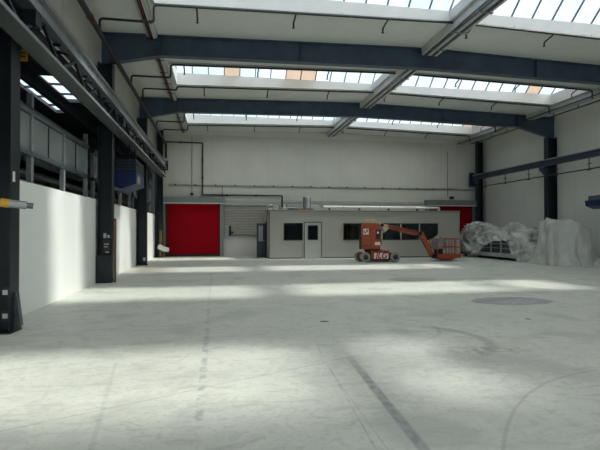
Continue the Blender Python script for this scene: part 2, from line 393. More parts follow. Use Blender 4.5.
b = MB()
xs = [-3.9, XM, XR + .3]
def slab(mb, x0, x1, y0, y1, th=.16):
    cuts = [x0] + ([XM] if x0 < XM < x1 else []) + [x1]
    for a, c in zip(cuts[:-1], cuts[1:]):
        mb.hexa([(a, y0, zc(a)), (c, y0, zc(c)), (c, y1, zc(c)), (a, y1, zc(a)), (a, y0, zc(a) + th), (c, y0, zc(c) + th), (c, y1, zc(c) + th), (a, y1, zc(a) + th)])
for y in BAYS:
    slab(b, -3.9, XR + .3, y, y + OPN0); slab(b, -3.9, XR + .3, y + OPN1, y + 7)
    slab(b, -3.9, HALF[0][0], y + OPN0, y + OPN1); slab(b, HALF[0][1], HALF[1][0], y + OPN0, y + OPN1); slab(b, HALF[1][1], XR + .3, y + OPN0, y + OPN1)
struct(b.build('ceiling', 'ceiling'), 'light grey roof deck between the beams', 'ceiling')

b = MB(); b.box(-3.9, YB, 0, XR + .3, YB + .25, 8.1); struct(b.build('wall_back', 'back_wall'), 'pale panelled end wall', 'wall')
b = MB(); b.box(XR, YN, 0, XR + .25, YB, 7.85); struct(b.build('wall_right', 'right_wall'), 'pale panelled side wall on the right', 'wall')
b = MB(); GX0, GX1, GZ = -2.5, 16.5, 6.4
b.box(-16, YN - .25, 0, GX0, YN, 8.1); b.box(GX1, YN - .25, 0, XR + .3, YN, 8.1); b.box(GX0, YN - .25, GZ, GX1, YN, 8.1); struct(b.build('wall_front', 'back_wall'), 'end wall behind the camera', 'wall')
b = MB(); b.box(-3.85, YN, 5.45, XL, YB, 7.85); b.box(XL, YN, 6.36, XL + .05, YB, 6.42)
struct(b.build('wall_left', 'left_wall'), 'pale upper wall panels above the crane rail on the left', 'wall')
b = MB(); b.box(XL, YB - .06, 7.46, XR, YB, 7.84); struct(b.build('trim_1', 'ceiling'), 'pale trim along the top of the end wall', 'trim')
b = MB(); b.box(-3.9, 28.05, 0, -3.58, YB, 5.45); struct(b.build('wall_left', 'annex'), 'dark end piece of the left wall', 'wall')
# horizontal seam ledge on back wall
b = MB(); b.box(-2.9, YB - .05, 4.30, XR, YB, 4.345); struct(b.build('trim_2', 'zinc'), 'thin grey rail along the end wall', 'trim')
b = MB(); b.box(.45, YB - .04, 3.30, 13.9, YB, 3.46); b.box(.45, YB - .03, 3.12, 13.9, YB, 3.2); struct(b.build('trim_3', 'light_grey'), 'grey ledge low on the end wall', 'trim')

e = sempty('window_16', 'large glazed gate added behind the camera for more daylight', 'window')  # unseen gate, put in so more daylight reaches the camera-facing walls
b = MB()
for i in range(8): x = GX0 + (GX1 - GX0) * i / 7; b.box(x - .05, YN - .2, 0, x + .05, YN - .05, GZ)
for z in (2.75, 4.5, GZ - .05): b.box(GX0, YN - .18, z - .04, GX1, YN - .07, z + .04)
b.build('glazing_bar', 'steel_grey', e)
b = MB(); b.box(GX0, YN - .13, 2.75, GX1, YN - .12, GZ); b.build('glazing', 'glass_clear', e)
b = MB(); b.box(GX0, YN - .16, 0, GX1, YN - .08, 2.72); b.build('lower_panel', 'door_metal', e)  # solid panel added to keep bright sky out of the cabin window reflections
gp = portal('gate_portal', ((GX0 + GX1) / 2, YN - .02, GZ / 2 + 1.37), GX1 - GX0, GZ - 2.75); gp.rotation_euler = (math.pi / 2, 0, 0)
b = MB(); b.box(-60, -80, -.25, 60, YN - .3, -.05); struct(b.build('ground', 'light_grey'), 'unseen paved yard outside the added gate, bounces sunlight in', 'ground')

# white partition panels on the left, between the columns
for i, (y0, y1) in enumerate([(-6, 7.7), (8.3, 14.72), (15.3, 21.72), (22.3, 28.05)]):
    b = MB(); b.box(-3.75, y0, 0, -3.58, y1, 2.52); struct(b.build('wall_left', 'white_wall'), 'smooth white partition low on the left side', 'wall')

# annex beyond the left wall
b = MB(); b.box(-16, YN, 0, -15.8, YB, 7.4); struct(b.build('wall_annex', 'annex'), 'far wall of the side hall', 'wall')
b = MB(); b.box(-16, YB, 0, -3.9, YB + .2, 7.4); struct(b.build('wall_annex', 'annex'), 'end wall of the side hall', 'wall')
ASK = [(-7.35, -7.0, 15.5, 23.1), (-6.3, -5.75, 17.6, 21.1)]
b = MB()
xa = [-16, -7.35, -7.0, -6.3, -5.75, -3.9]
for a, c in zip(xa[:-1], xa[1:]):
    if (a, c) in ((-7.35, -7.0), (-6.3, -5.75)):
        ye = 23.1 if a < -7 else 21.1
        b.box(a, YN, 7.05, c, 15.5 if a < -7 else 17.6, 7.2); b.box(a, ye, 7.05, c, YB, 7.2)
    else: b.box(a, YN, 7.05, c, YB, 7.2)
struct(b.build('ceiling', 'annex_dark'), 'dark roof of the side hall', 'ceiling')
for i, (x0, x1, y0, y1) in enumerate(ASK):
    e = sempty('window_%d' % (20 + i), 'roof light strip in the side hall beyond the left wall', 'window')
    b = MB(); b.box(x0, y0, 7.2, x1, y1, 7.22); b.build('glazing', 'glass_clear', e)
    b = MB()
    y = y0
    while y <= y1 + .01: b.box(x0, y - .03, 7.12, x1, y + .03, 7.2); y += 1.32
    b.build('glazing_bar', 'steel_dark', e)
    portal('skylight_portal', ((x0 + x1) / 2, (y0 + y1) / 2, 7.1), x1 - x0, y1 - y0)

# annex screen: posts, rails and glass above the white partition
def screen(y0, y1, n, label):
    e = thing('glazed_screen', label, 'screen', (-3.85, (y0 + y1) / 2, 2.52), 'glazed screens above the white partition')
    b = MB(); b.tube([(-3.85, y0, 4.08), (-3.85, y1, 4.08)], .085, 12); b.box(-3.92, y0, 3.14, -3.78, y1, 3.24); b.box(-3.95, y0, 2.522, -3.78, y1, 2.57); b.build('rail', 'steel_grey', e)
    for i in range(n + 1):
        y = y0 + .06 + (y1 - y0 - .12) * i / n
        b = MB(); b.box(-3.90, y - .06, 2.57, -3.80, y + .06, 4.45 if i % 2 else 4.08); b.build('post', 'zinc', e)
        if i < n:
            y2 = y0 + .06 + (y1 - y0 - .12) * (i + 1) / n
            b = MB(); b.box(-3.86, y + .06, 3.24, -3.84, y2 - .06, 3.98); g = b.build('pane', 'annex_glass', e)
            b = MB()
            for yy in ((y + y2) / 2,): b.box(-3.875, yy - .02, 3.24, -3.825, yy + .02, 3.98)
            b.build('mullion', 'steel_dark', e)
screen(8.35, 14.68, 3, 'grey framed glass screen above the nearest white partition')
screen(15.35, 21.68, 3, 'grey framed glass screen above the middle white partition behind blue unit')
screen(22.35, 28.0, 3, 'grey framed glass screen above the farthest white partition')
# mezzanine and clutter in the annex
e = thing('mezzanine', 'dark steel mezzanine with pipes seen through the left wall openings', 'mezzanine', (-8, 16, 0))
b = MB(); b.box(-15.7, 6, 3.35, -5.4, 27, 3.55); b.box(-5.5, 6, 3.1, -5.4, 27, 3.6); b.build('deck', 'annex', e)
b = MB()
for y in range(8, 27, 4): b.box(-5.45, y, 0, -5.3, y + .15, 3.1)
b.parts('post', 'steel_dark', e)
b = MB()
for z, x in ((2.68, -4.5), (2.82, -4.8), (2.98, -4.6)): b.tube([(x, 7, z), (x, 27, z)], .05, 8)
b.build('pipe', 'zinc', e)
b = MB()
for y in range(7, 27, 3): b.box(-7.2, y, 3.55, -7.1, y + 2.6, 5.3)
b.build('panel', 'annex_glass', e)

# ------------------------------------------------------------------ skylights
wn = 1
TAN = {}   # (bay index, half) -> pane numbers that are tan; chosen from the photo
PITCH = .68
def skylight(bay, half, tan, solid):
    global wn
    y0, y1 = bay + OPN0, bay + OPN1; x0, x1 = HALF[half]; ym = (y0 + y1) / 2
    e = sempty('window_%d' % wn, 'glazed roof light running across the hall', 'window'); wn += 1
    cz = 8.14; rz = cz + 1.1; t = .07
    b = MB()
    def zlow(x): return zc(x) - .05
    for (a, c) in ((y0 - t, y0 + .03), (y1 - .03, y1 + t)):
        b.hexa([(x0 - t, a, zlow(x0)), (x1 + t, a, zlow(x1)), (x1 + t, c, zlow(x1)), (x0 - t, c, zlow(x0)), (x0 - t, a, cz), (x1 + t, a, cz), (x1 + t, c, cz), (x0 - t, c, cz)])
    for (a, c) in ((x0 - t, x0 + .03), (x1 - .03, x1 + t)):
        b.box(a, y0 + .03, zlow(a), c, y1 - .03, cz)
    b.build('curb', 'curb', e)
    b = MB()
    for (a, c) in ((x0 - t, x0), (x1, x1 + t)):
        b.prism([(y0 - t, cz), (y1 + t, cz), (ym, rz + .03)], (a, c), 0)
    b.build('gable_end', 'glass_clear', e)
    n = round((x1 - x0) / PITCH); p = (x1 - x0) / n
    gc, gt, gs = MB(), MB(), MB(); bars = MB()
    for i in range(n):
        a, c = x0 + i * p, x0 + (i + 1) * p
        g = gt if i in tan else gs if i in solid else gc
        for ya in (y0 - .05, y1 + .05):
            g.hexa([(a, ya, cz), (c, ya, cz), (c, ym, rz), (a, ym, rz), (a, ya, cz + .012), (c, ya, cz + .012), (c, ym, rz + .012), (a, ym, rz + .012)])
    for i in range(n + 1):
        a = x0 + i * p
        for ya in (y0 - .05, y1 + .05): bars.bar((a, ya, cz - .015), (a, ym, rz - .015), .035, .05)
    bars.bar((x0, ym, rz), (x1, ym, rz), .08, .08)
    gc.build('glazing', 'glass_clear', e)
    if tan: gt.build('tan_panel', 'glass_tan', e)['label'] = 'tan coloured roof light panes'
    if solid: gs.build('sun_block_panel', 'glass_solid', e)['label'] = 'dull unseen roof light panes added to dim the sun'  # out-of-view panes added to cut gaps into the sun bands on the floor
    bars.build('glazing_bar', 'steel_grey', e)
skylight(-6, 0, (), ()); skylight(-6, 1, (), ())
skylight(1, 0, (), ()); skylight(1, 1, (), (2, 3, 4, 5, 6, 7, 8, 9, 10, 11))
skylight(8, 0, (), ()); skylight(8, 1, (), (9,))
skylight(15, 0, (3, 7, 8), ()); skylight(15, 1, (10,), ())
skylight(22, 0, (), ()); skylight(22, 1, (11,), ())

# ------------------------------------------------------------------ roof beams
def roof_beam(y, label):
    e = thing('roof_beam', label, 'beam', (XM, y, 7), 'navy roof beams')
    def bot(x):
        base = 7.22 - .15 * abs(x - XM) / 9
        h = 0
        if x < -1.7: h = (-1.7 - x) * .19
        if x > 15.6: h = (x - 15.6) * .24
        return base - h
    xs = [-3.5, -1.7, XM, 15.6, 17.85]
    for a, c in zip(xs[:-1], xs[1:]):
        pass
    b = MB()
    for a, c in zip(xs[:-1], xs[1:]):
        b.prism([(a, bot(a)), (c, bot(c)), (c, zc(c) - .02), (a, zc(a) - .02)], (y - .012, y + .012), 1)
    b.build('web', 'steel', e)
    for nm, f0, f1 in (('top_flange', lambda x: zc(x) - .028, lambda x: zc(x) - .005), ('bottom_flange', lambda x: bot(x) - .025, bot)):
        b = MB()
        for a, c in zip(xs[:-1], xs[1:]):
            b.hexa([(a, y - .13, f0(a)), (c, y - .13, f0(c)), (c, y + .13, f0(c)), (a, y + .13, f0(a)), (a, y - .13, f1(a)), (c, y - .13, f1(c)), (c, y + .13, f1(c)), (a, y + .13, f1(a))])
        b.build(nm, 'steel', e)
    b = MB()
    for x in (-1.7, 2.7, 11.4, 15.6): b.box(x - .01, y - .12, bot(x), x + .01, y + .12, zc(x) - .028)
    b.parts('stiffener', 'steel', e)
    return e
for k_, y_ in enumerate((1, 8)):
    o = roof_beam(y_, ''); del o['category']; del o['group']; o.name = 'trim_%d' % (5 + k_); struct(o, 'roof beam overhead, outside the picture')
roof_beam(15, 'nearer long navy steel roof beam crossing the hall under the roof'); roof_beam(22, 'farther long navy steel roof beam, nearer the end wall')

# ------------------------------------------------------------------ columns
def column(x0, x1, y, top, label, grp, base=True):
    """H column: flanges at x0 and x1"""
    e = thing('steel_column', label, 'column', ((x0 + x1) / 2, y, 0), grp)
    hw = .17
    b = MB(); b.box(min(x0, x1), y - hw, 0.02, min(x0, x1) + .025, y + hw, top); b.box(max(x0, x1) - .025, y - hw, .02, max(x0, x1), y + hw, top); b.parts('flange', 'steel_dark', e)
    b = MB(); b.box(min(x0, x1) + .025, y - .012, .02, max(x0, x1) - .025, y + .012, top); b.build('web', 'steel_dark', e)
    if base:
        b = MB(); b.box(min(x0, x1) - .03, y - hw - .05, 0, max(x0, x1) + .03, y + hw + .05, .025); b.build('base_plate', 'steel_dark', e)
    return e
c0 = column(-3.56, -3.15, 8.0, 6.72, 'dark column nearest the camera at the left edge', 'columns along the left wall')
c1 = column(-3.56, -3.15, 15.0, 6.72, 'dark column between first and second white partitions', 'columns along the left wall')
c2 = column(-3.56, -3.15, 22.0, 6.72, 'dark column right of blue unit, between second and third white partitions', 'columns along the left wall')
c3 = column(-3.50, -3.15, 28.3, 7.5, 'dark column in the far left corner beside the red door', 'columns along the left wall')
c4 = column(17.35, 17.88, 22.0, 6.56, 'navy column on the right wall behind the covered bulk', 'columns along the right wall')
c5 = column(17.25, 17.6, 28.55, 7.5, 'navy column in the far right corner beside second red door', 'columns along the right wall')
# fittings on columns
b = MB(); b.box(-3.56, 7.62, .02, -3.2, 7.64, 2.4); 
b = MB(); b.prism([(-3.15, 0.025), (-3.04, .025), (-3.12, .62), (-3.15, .62)], (7.98, 8.01), 1); b.prism([(8.17, .025), (8.38, .025), (8.2, .6), (8.17, .6)], (-3.18, -3.16), 0); b.parts('gusset', 'steel_grey', c0)
for z, nm in ((.56, 'socket'), (.20, 'socket')):
    b = MB(); b.box(-3.24, 7.76, z, -3.13, 7.829, z + .15); s_ = b.build(nm, 'black', c0, .008)
    b = MB(); b.box(-3.22, 7.753, z + .05, -3.15, 7.76, z + .12); q = b.build('socket_label', 'light_grey', s_); 
b = MB(); b.box(-3.149, 7.9, 2.36, -3.142, 7.98, 2.52); b.build('label_plate', 'foam', c0)
b = MB(); b.box(-3.58, 14.72, 0.026, -3.12, 14.83, .84); b.build('lower_guard', 'steel_dark', c1, .01)
b = MB(); b.box(-3.36, 14.72, .9, -3.18, 14.83, 1.3); s_ = b.build('switch_box', 'black', c1, .01)
b = MB(); b.box(-3.34, 14.712, 1.16, -3.2, 14.72, 1.19); b.box(-3.34, 14.712, 1.08, -3.24, 14.72, 1.11); b.box(-3.30, 14.712, .92, -3.2, 14.72, .95); b.build('switch_label', 'light_grey', s_)
b = MB(); b.box(-3.37, 14.76, 1.36, -3.30, 14.83, 1.50); b.box(-3.26, 14.76, 1.36, -3.2, 14.83, 1.45); b.parts('socket', 'light_grey', c1)
b = MB(); b.tube([(-3.06, 14.9, 0), (-3.06, 14.9, 1.95)], .03, 8); b.tube([(-3.06, 14.9, 1.9), (-3.15, 14.9, 1.9)], .02, 6); b.build('post', 'brown', c1)
b = MB(); b.box(-3.28, 21.74, .22, -3.18, 21.83, .36); b.parts('socket', 'light_grey', c2)

# barrier arm at first column
e = thing('barrier_arm', 'grey barrier arm with yellow end cap on the nearest left column', 'barrier', (-3.1, 7.7, 2))
b = MB(); b.tube([(-3.08, 7.6, 2.00), (-2.86, 7.68, 1.975)], .062, 14); b.build('arm', 'zinc', e, smooth=True)
b = MB(); b.tube([(-3.18, 7.56, 2.01), (-3.08, 7.6, 2.00)], .066, 14); b.build('end_cap', 'yellow', e, smooth=True)
b = MB(); b.tube([(-2.86, 7.68, 1.975), (-2.78, 7.71, 1.965)], .045, 14); b.build('tip', 'steel_grey', e, smooth=True)
b = MB(); b.box(-3.2, 7.62, 1.94, -3.14, 7.84, 2.06); b.parts('bracket', 'steel_dark', e)
# load sign on the crane rail
b = MB(); b.box(-3.56, 8.9, 4.60, -3.32, 8.92, 4.86); e = b.build('warning_sign', 'yellow'); tag(e, 'small yellow warning sign beneath the left crane rail', 'sign')
b = MB(); b.box(-3.53, 8.893, 4.66, -3.35, 8.9, 4.69); b.box(-3.53, 8.893, 4.73, -3.35, 8.9, 4.75); b.box(-3.56, 8.895, 4.81, -3.32, 8.9, 4.86); b.build('print', 'brown', e)
b = MB(); b.bar((-3.44, 8.93, 4.7), (-3.44, 8.93, 5.0), .03); b.build('hanger', 'steel_dark', e)

# ------------------------------------------------------------------ crane runway, left
e = thing('crane_runway', 'long crane runway of two rails with lattice along the left wall', 'crane rail', (-2.9, 12, 4.5))
b = MB(); b.box(-3.12, YN + .2, 4.58, -2.8, 26.9, 4.60); b.box(-2.825, YN + .2, 4.57, -2.805, 26.9, 4.63); b.box(-3.12, YN + .2, 4.56, -3.1, 26.9, 4.64); b.build('lower_rail', 'rail_grey', e)
b = MB(); b.box(-2.805, YN + .2, 4.575, -2.79, 26.9, 4.63); b.build('rail_edge', 'zinc', e)
b = MB(); b.box(-3.0, YN + .2, 5.08, -2.8, 27.2, 5.1); b.box(-3.0, YN + .2, 5.38, -2.8, 27.2, 5.4); b.box(-2.91, YN + .2, 5.1, -2.88, 27.2, 5.38); b.box(-2.93, YN + .2, 5.4, -2.87, 27.2, 5.46); b.build('upper_rail', 'rail_steel', e)
b = MB(); b.box(-3.08, YN + .2, 4.86, -3.05, 27.2, 5.08); b.build('stiffening_plate', 'steel_dark', e)
b = MB(); b.box(-3.42, YN + .2, 4.95, -3.36, 27, 5.35); b.box(-3.16, YN + .2, 4.68, -3.13, 27, 4.86); b.build('rear_rail', 'steel_dark', e)
b = MB()
for i in range(-3, 15):
    y = i * 1.8 + .3
    b.bar((-2.9, y, 4.62), (-2.9, y + .9, 5.08), .05); b.bar((-2.9, y + .9, 5.08), (-2.9, y + 1.8, 4.62), .05)
    b.bar((-3.4, y, 5.02), (-2.9, y + .5, 5.09), .045); b.bar((-3.4, y, 5.02), (-2.9, y, 5.09), .06)
b.build('lattice', 'steel_dark', e)
b = MB()
for y in (8, 15, 22): b.box(-3.15, y - .12, 4.85, -2.82, y + .12, 5.08); b.prism([(-3.15, 4.6), (-3.15, 4.85), (-2.85, 4.85)], (y - .02, y + .02), 1)
b.parts('bracket', 'steel_dark', e)
b = MB(); b.box(-3.05, 27.2, 5.0, -2.75, 27.26, 5.55); b.tube([(-2.9, 27.1, 5.3), (-2.9, 26.85, 5.3)], .06, 10); b.build('end_stop', 'steel_dark', e)
b = MB(); b.bar((-3.75, YN + .3, 4.75), (-3.75, 27.8, 4.75), .08, .22); b.build('power_rail', 'steel_dark', e)

# crane runway, right
e = thing('crane_runway', 'navy crane rail running along the right wall', 'crane rail', (16.9, 12, 4.9))
b = MB(); b.box(16.8, YN + .2, 4.93, 17.0, 28.5, 4.96); b.box(16.8, YN + .2, 5.2, 17.0, 28.5, 5.23); b.box(16.885, YN + .2, 4.96, 16.915, 28.5, 5.2); b.build('beam', 'rail_navy', e)
b = MB(); b.box(16.87, YN + .2, 5.23, 16.93, 28.5, 5.29); b.build('rail', 'zinc', e)
b = MB()
for y in (8, 15, 22): b.box(17.0, y - .12, 4.75, 17.35, y + .12, 4.93); b.prism([(17.35, 4.4), (17.35, 4.75), (17.0, 4.75)], (y - .02, y + .02), 1)
b.box(17.0, 28.4, 4.6, 17.25, 28.65, 4.93); b.parts('bracket', 'steel', e)
b = MB(); b.box(16.72, 28.5, 4.65, 17.05, 28.62, 5.45); b.box(16.7, 28.3, 4.5, 17.1, 28.6, 4.7); b.build('end_stop', 'steel_dark', e)
b = MB(); b.tube([(16.9, YN + .3, 4.42), (16.9, 27.6, 4.42)], .03, 8); b.build('power_rail', 'pipe', e)
for i in range(14):
    y = 27 - i * 2.1
    if y < YN + 1: break
    b = MB(); b.bar((16.9, y, 4.93), (16.9, y, 4.36), .03); b.bar((16.9, y - .15, 4.66), (16.9, y + .15, 4.66), .03); b.bar((16.9, y - .12, 4.36), (16.9, y + .12, 4.36), .03); b.build('hanger', 'pipe', e)

# ------------------------------------------------------------------ ridge girder, trays, gutters
first = None
for y, lab in zip([1.0, 8.0, 15.0, 22.0], ['pale ridge girder with light tracks, nearest length overhead', 'pale ridge girder with light tracks before the nearer navy beam', 'pale ridge girder with light tracks between the two navy beams', 'pale ridge girder with light tracks reaching the end wall']):
    if first is None:
        e = thing('ridge_girder', lab, 'girder', (XM, y, 7.6), 'ridge girder lengths'); first = e
        y0, y1 = y + .14, y + 6.86
        b = MB(); b.box(6.93, y0, 7.62, 6.96, y1, 8.16); b.box(7.44, y0, 7.62, 7.47, y1, 8.16); b.box(6.96, y0, 7.62, 7.44, y1, 7.65); b.build('box_girder', 'curb', e)
        b = MB(); b.box(6.98, y0 + .1, 7.54, 7.05, y1 - .1, 7.62); b.box(7.26, y0 + .1, 7.56, 7.31, y1 - .1, 7.62); b.build('light_track', 'steel_grey', e)
        b = MB(); b.box(7.35, y0 + .1, 7.57, 7.42, y1 - .1, 7.62); b.box(7.10, y0 + .1, 7.58, 7.14, y1 - .1, 7.62); b.build('cable_duct', 'white_pipe', e)
        b = MB()
        for k in range(5): b.box(6.95, y0 + .6 + k * 1.35, 7.53, 7.45, y0 + .64 + k * 1.35, 7.555)
        b.parts('strap', 'zinc', e)
    else: c = copy_tree(first, None, (XM, y, 7.6)); c['label'] = lab
del first['category']; del first['group']; first.name = 'trim_7'; struct(first, 'ridge girder overhead, outside the picture')
def longtray(x, sgn, labs):
    f = None
    for y, lab in zip([8.0, 15.0, 22.0], labs):
        if f is None:
            f = e = thing('eaves_tray', lab, 'pipe tray', (x, y, 7.5), 'pipe trays under the roof edges'); y0, y1 = y + .2, y + 6.8
            b = MB(); b.box(x - .16, y0, 7.56, x + .16, y1, 7.70); b.build('tray', 'light_grey', e)
            b = MB(); b.tube([(x - .06, y0, 7.53), (x - .06, y1, 7.53)], .03, 8); b.build('red_pipe', 'red_pipe', e)
            b = MB(); b.tube([(x + .06, y0, 7.53), (x + .06, y1, 7.53)], .03, 8); b.tube([(x + .12, y0, 7.54), (x + .12, y1, 7.54)], .02, 8); b.build('white_pipe', 'white_pipe', e)
            b = MB(); b.tube([(x, y0, 7.53), (x, y1, 7.53)], .02, 8)
            for k in range(6): b.box(x - .15, y0 + .1 + k * 1.3, 7.49, x + .15, y0 + .13 + k * 1.3, 7.51)
            b.parts('clamp', 'steel_dark', e)
        else: c = copy_tree(f, None, (x, y, 7.5)); c['label'] = lab
longtray(-1.98, 1, ['tray of red and white pipes under roof, left, before the nearer navy beam', 'tray of red and white pipes under roof, left, between the navy beams', 'tray of red and white pipes under roof, left, by the end wall'])
for y, lab in zip([8.0, 15.0, 22.0], ['pale boxed duct under right roof edge before nearer navy beam', 'pale boxed duct under right roof edge between the navy beams', 'pale boxed duct under right roof edge by the end wall']):
    e = thing('eaves_duct', lab, 'duct', (16.3, y, 7.5), 'boxed ducts under the right roof edge')
    b = MB(); b.box(16.05, y + .15, 7.42, 16.5, y + 6.85, 7.70); b.build('duct', 'light_grey', e)
    b = MB(); b.tube([(15.98, y + .2, 7.4), (15.98, y + 6.8, 7.4)], .03, 8); b.build('pipe', 'pipe', e)
    b = MB()
    for k in range(4): b.bar((16.7, y + .8 + k * 1.6, 7.66), (16.7, y + .8 + k * 1.6, 7.35), .03)
    b.tube([(16.7, y + .4, 7.35), (16.7, y + 6.4, 7.35)], .03, 8); b.build('conduit', 'steel_dark', e)

# ------------------------------------------------------------------ sprinkler pipes
e = thing('sprinkler_main', 'dark main pipe running high along the left wall', 'pipe', (-3.02, 10, 6.9))
b = MB(); b.tube([(-3.02, YN + .2, 6.75), (-3.02, 28.6, 6.75), (-3.02, 28.6, 5.9)], .07, 12, .15); b.build('pipe', 'pipe', e, smooth=True)
b = MB(); b.lathe([(.071, 0), (.09, .02), (.09, .08), (.071, .1)], (-3.02, 11.75, 6.75), (0, 1, 0), 12); b.tube([(-3.02, 11.8, 6.68), (-2.92, 11.8, 6.62)], .04, 10); b.parts('valve', 'red_pipe', e)
b = MB()
for i in (8, 15, 22, 28.3): b.bar((-3.02, i, 6.75), (-3.15, i, 6.75), .06)
b.parts('bracket', 'steel_dark', e)
BR = [(12.72, 7.12, 1, 'sprinkler pipe nearest the camera, crossing before the nearer navy beam'), (17.25, 7.12, 0, 'sprinkler pipe right behind the nearer navy beam'),
      (19.85, 7.45, 1, 'sprinkler pipe crossing just before the farther navy beam'), (24.25, 7.12, 0, 'sprinkler pipe right behind the farther navy beam'), (27.05, 7.3, 1, 'sprinkler pipe crossing nearest the end wall')]
for y, zb, far, lab in BR:
    e = thing('sprinkler_branch', lab, 'pipe', (-3.02, y, 6.82), 'sprinkler pipes crossing the hall')
    b = MB()
    zx = lambda x: zc(x) - .10
    pts = [(-3.02, y, 6.82), (-3.02, y, zb), (-1.66, y, zb), (-1.66, y, zx(-1.66))]
    b.tube(pts + [(XM, y, zx(XM) - (.0)), (15.85, y, zx(15.85)), (15.85, y, 7.25)], .034, 10, .10); b.build('pipe', 'pipe', e, smooth=True)
    x = -.55 if far else -1.2
    while x < 15.6:
        if abs(x - XM) > .4:
            b = MB(); b.tube([(x, y, zx(x)), (x, y + .06, zx(x) - .03), (x, y + (.42 if far else .3), zx(x) - .10), (x, y + (.44 if far else .32), zx(x) - .19)], .026, 7); b.lathe([(.02, 0), (.045, .01), (.045, .02), (.01, .05)], (x, y + (.44 if far else .32), zx(x) - .24), (0, 0, 1), 8)
            b.build('sprinkler_head', 'pipe', e)
        x += 2.72
    b = MB(); x = .8
    while x < 15.8:
        b.bar((x, y, zx(x) + .03), (x, y, zc(x)), .05, .02); x += 2.72
    b.parts('clamp', 'light_grey', e)

# ------------------------------------------------------------------ back wall pipes and boxes
e = thing('heating_pipe', 'dark pipe stepping down and across the end wall above red door', 'pipe', (-1, 28.9, 5))
b = MB(); b.tube([(-3.2, 28.9, 6.94), (-.88, 28.9, 6.94), (-.88, 28.9, 3.76), (4.05, 28.9, 3.76), (4.05, 28.9, 3.0)], .045, 10, .06); b.build('pipe', 'pipe', e, smooth=True)
b = MB()
for x, z in ((-2.2, 6.94), (-.88, 5.9), (-.88, 4.8), (.6, 3.76), (2.4, 3.76)): b.box(x - .06, 28.88, z - .06, x + .06, YB, z + .06)
b.parts('clamp', 'steel_dark', e)
e = thing('wall_cable', 'thin vertical cable hanging down the end wall to left door', 'cable', (-1.5, 28.95, 5)); b = MB(); b.tube([(-1.52, 28.96, 7.3), (-1.52, 28.96, 3.85)], .014, 6); b.build('cable', 'pipe', e)
b = MB(); b.box(-1.6, 28.88, 3.75, -1.44, 28.999, 3.87); b.build('sensor', 'black', e)
e = thing('wall_cable', 'thin vertical cable hanging down the end wall to right door', 'cable', (15, 28.95, 5)); b = MB(); b.tube([(15.35, 28.96, 6.9), (15.35, 28.96, 3.85)], .014, 6); b.build('cable', 'pipe', e)
b = MB(); b.box(15.5, 28.85, 3.72, 15.75, 28.999, 3.86); b.build('sensor', 'black', e)
b = MB(); b.tube([(.32, 28.95, 4.3), (.32, 28.95, 3.45)], .02, 6); tag(b.build('conduit', 'pipe'), 'short dark conduit above the corner of left red door', 'conduit')
e = thing('sprinkler_wall_pipe', 'thin pipe with small clips across the middle of end wall', 'pipe', (6, 28.9, 4.35))
b = MB(); b.tube([(-2.9, 28.9, 4.37), (6.2, 28.9, 4.37)], .02, 8); b.tube([(6.5, 28.9, 4.37), (16, 28.9, 4.37)], .02, 8); b.build('pipe', 'zinc', e)
b = MB(); x = -2.5
while x < 16: b.box(x - .05, 28.88, 4.33, x + .05, YB - .051, 4.40); x += 1.2
b.parts('clamp', 'pipe', e)

# red rolling doors
def roll_door(name, x0, x1, ztop, label):
    e = sempty(name, label, 'door')
    b = MB(); b.box(x0, YB - .13, .06, x1, YB - .1, ztop); b.build('curtain', 'red_curtain', e)
    b = MB(); b.box(x0, YB - .15, 0, x1, YB - .08, .14); b.build('bottom_bar', 'dark_rubber', e)
    b = MB(); b.box(x0 - .05, YB - .16, 0, x0 + .02, YB, ztop); b.box(x1 - .02, YB - .16, 0, x1 + .05, YB, ztop); b.build('guide_seal', 'dark_rubber', e)
    b = MB(); b.box(x0 - .28, YB - .22, 0, x0 - .05, YB, ztop); b.box(x1 + .05, YB - .22, 0, x1 + .28, YB, ztop); b.build('guide', 'door_metal', e)
    b = MB(); b.box(x0 - .34, YB - .42, ztop + .06, x1 + .34, YB, ztop + .4); b.build('housing', 'door_metal', e, .02)
    b = MB(); b.box(x0 - .34, YB - .44, ztop, x1 + .34, YB - .2, ztop + .06); b.build('lintel_strip', 'white_pipe', e)
    for k in range(1, 4):
        z = ztop * k / 4
        b = MB(); b.box(x0 + .03, YB - .137, z - .012, x1 - .03, YB - .13, z + .012); b.build('wind_bar', 'red_curtain', e)
roll_door('door_1', -3.0, .13, 3.2, 'red roll-up fabric door at the left of the end wall')
roll_door('door_2', 14.0, 17.0, 3.2, 'red roll-up fabric door at the right of the end wall')
e = thing('door_control', 'grey and black control box on the wall right of left red door', 'control box', (.6, 28.9, 1.2))
b = MB(); b.box(.46, 28.8, 1.2, .72, YB, 1.92); b.build('box', 'grey_plastic', e, .01)
b = MB(); b.box(.72, 28.75, 1.25, .86, YB, 1.85); b.box(.86, 28.78, 1.38, 1.0, YB, 1.5); b.build('isolator', 'black', e, .01)
b = MB(); b.tube([(.6, 28.9, 1.2), (.62, 28.85, .95), (.8, 28.85, .92), (.85, 28.85, 1.1)], .02, 6, .08); b.build('cable', 'white_pipe', e)
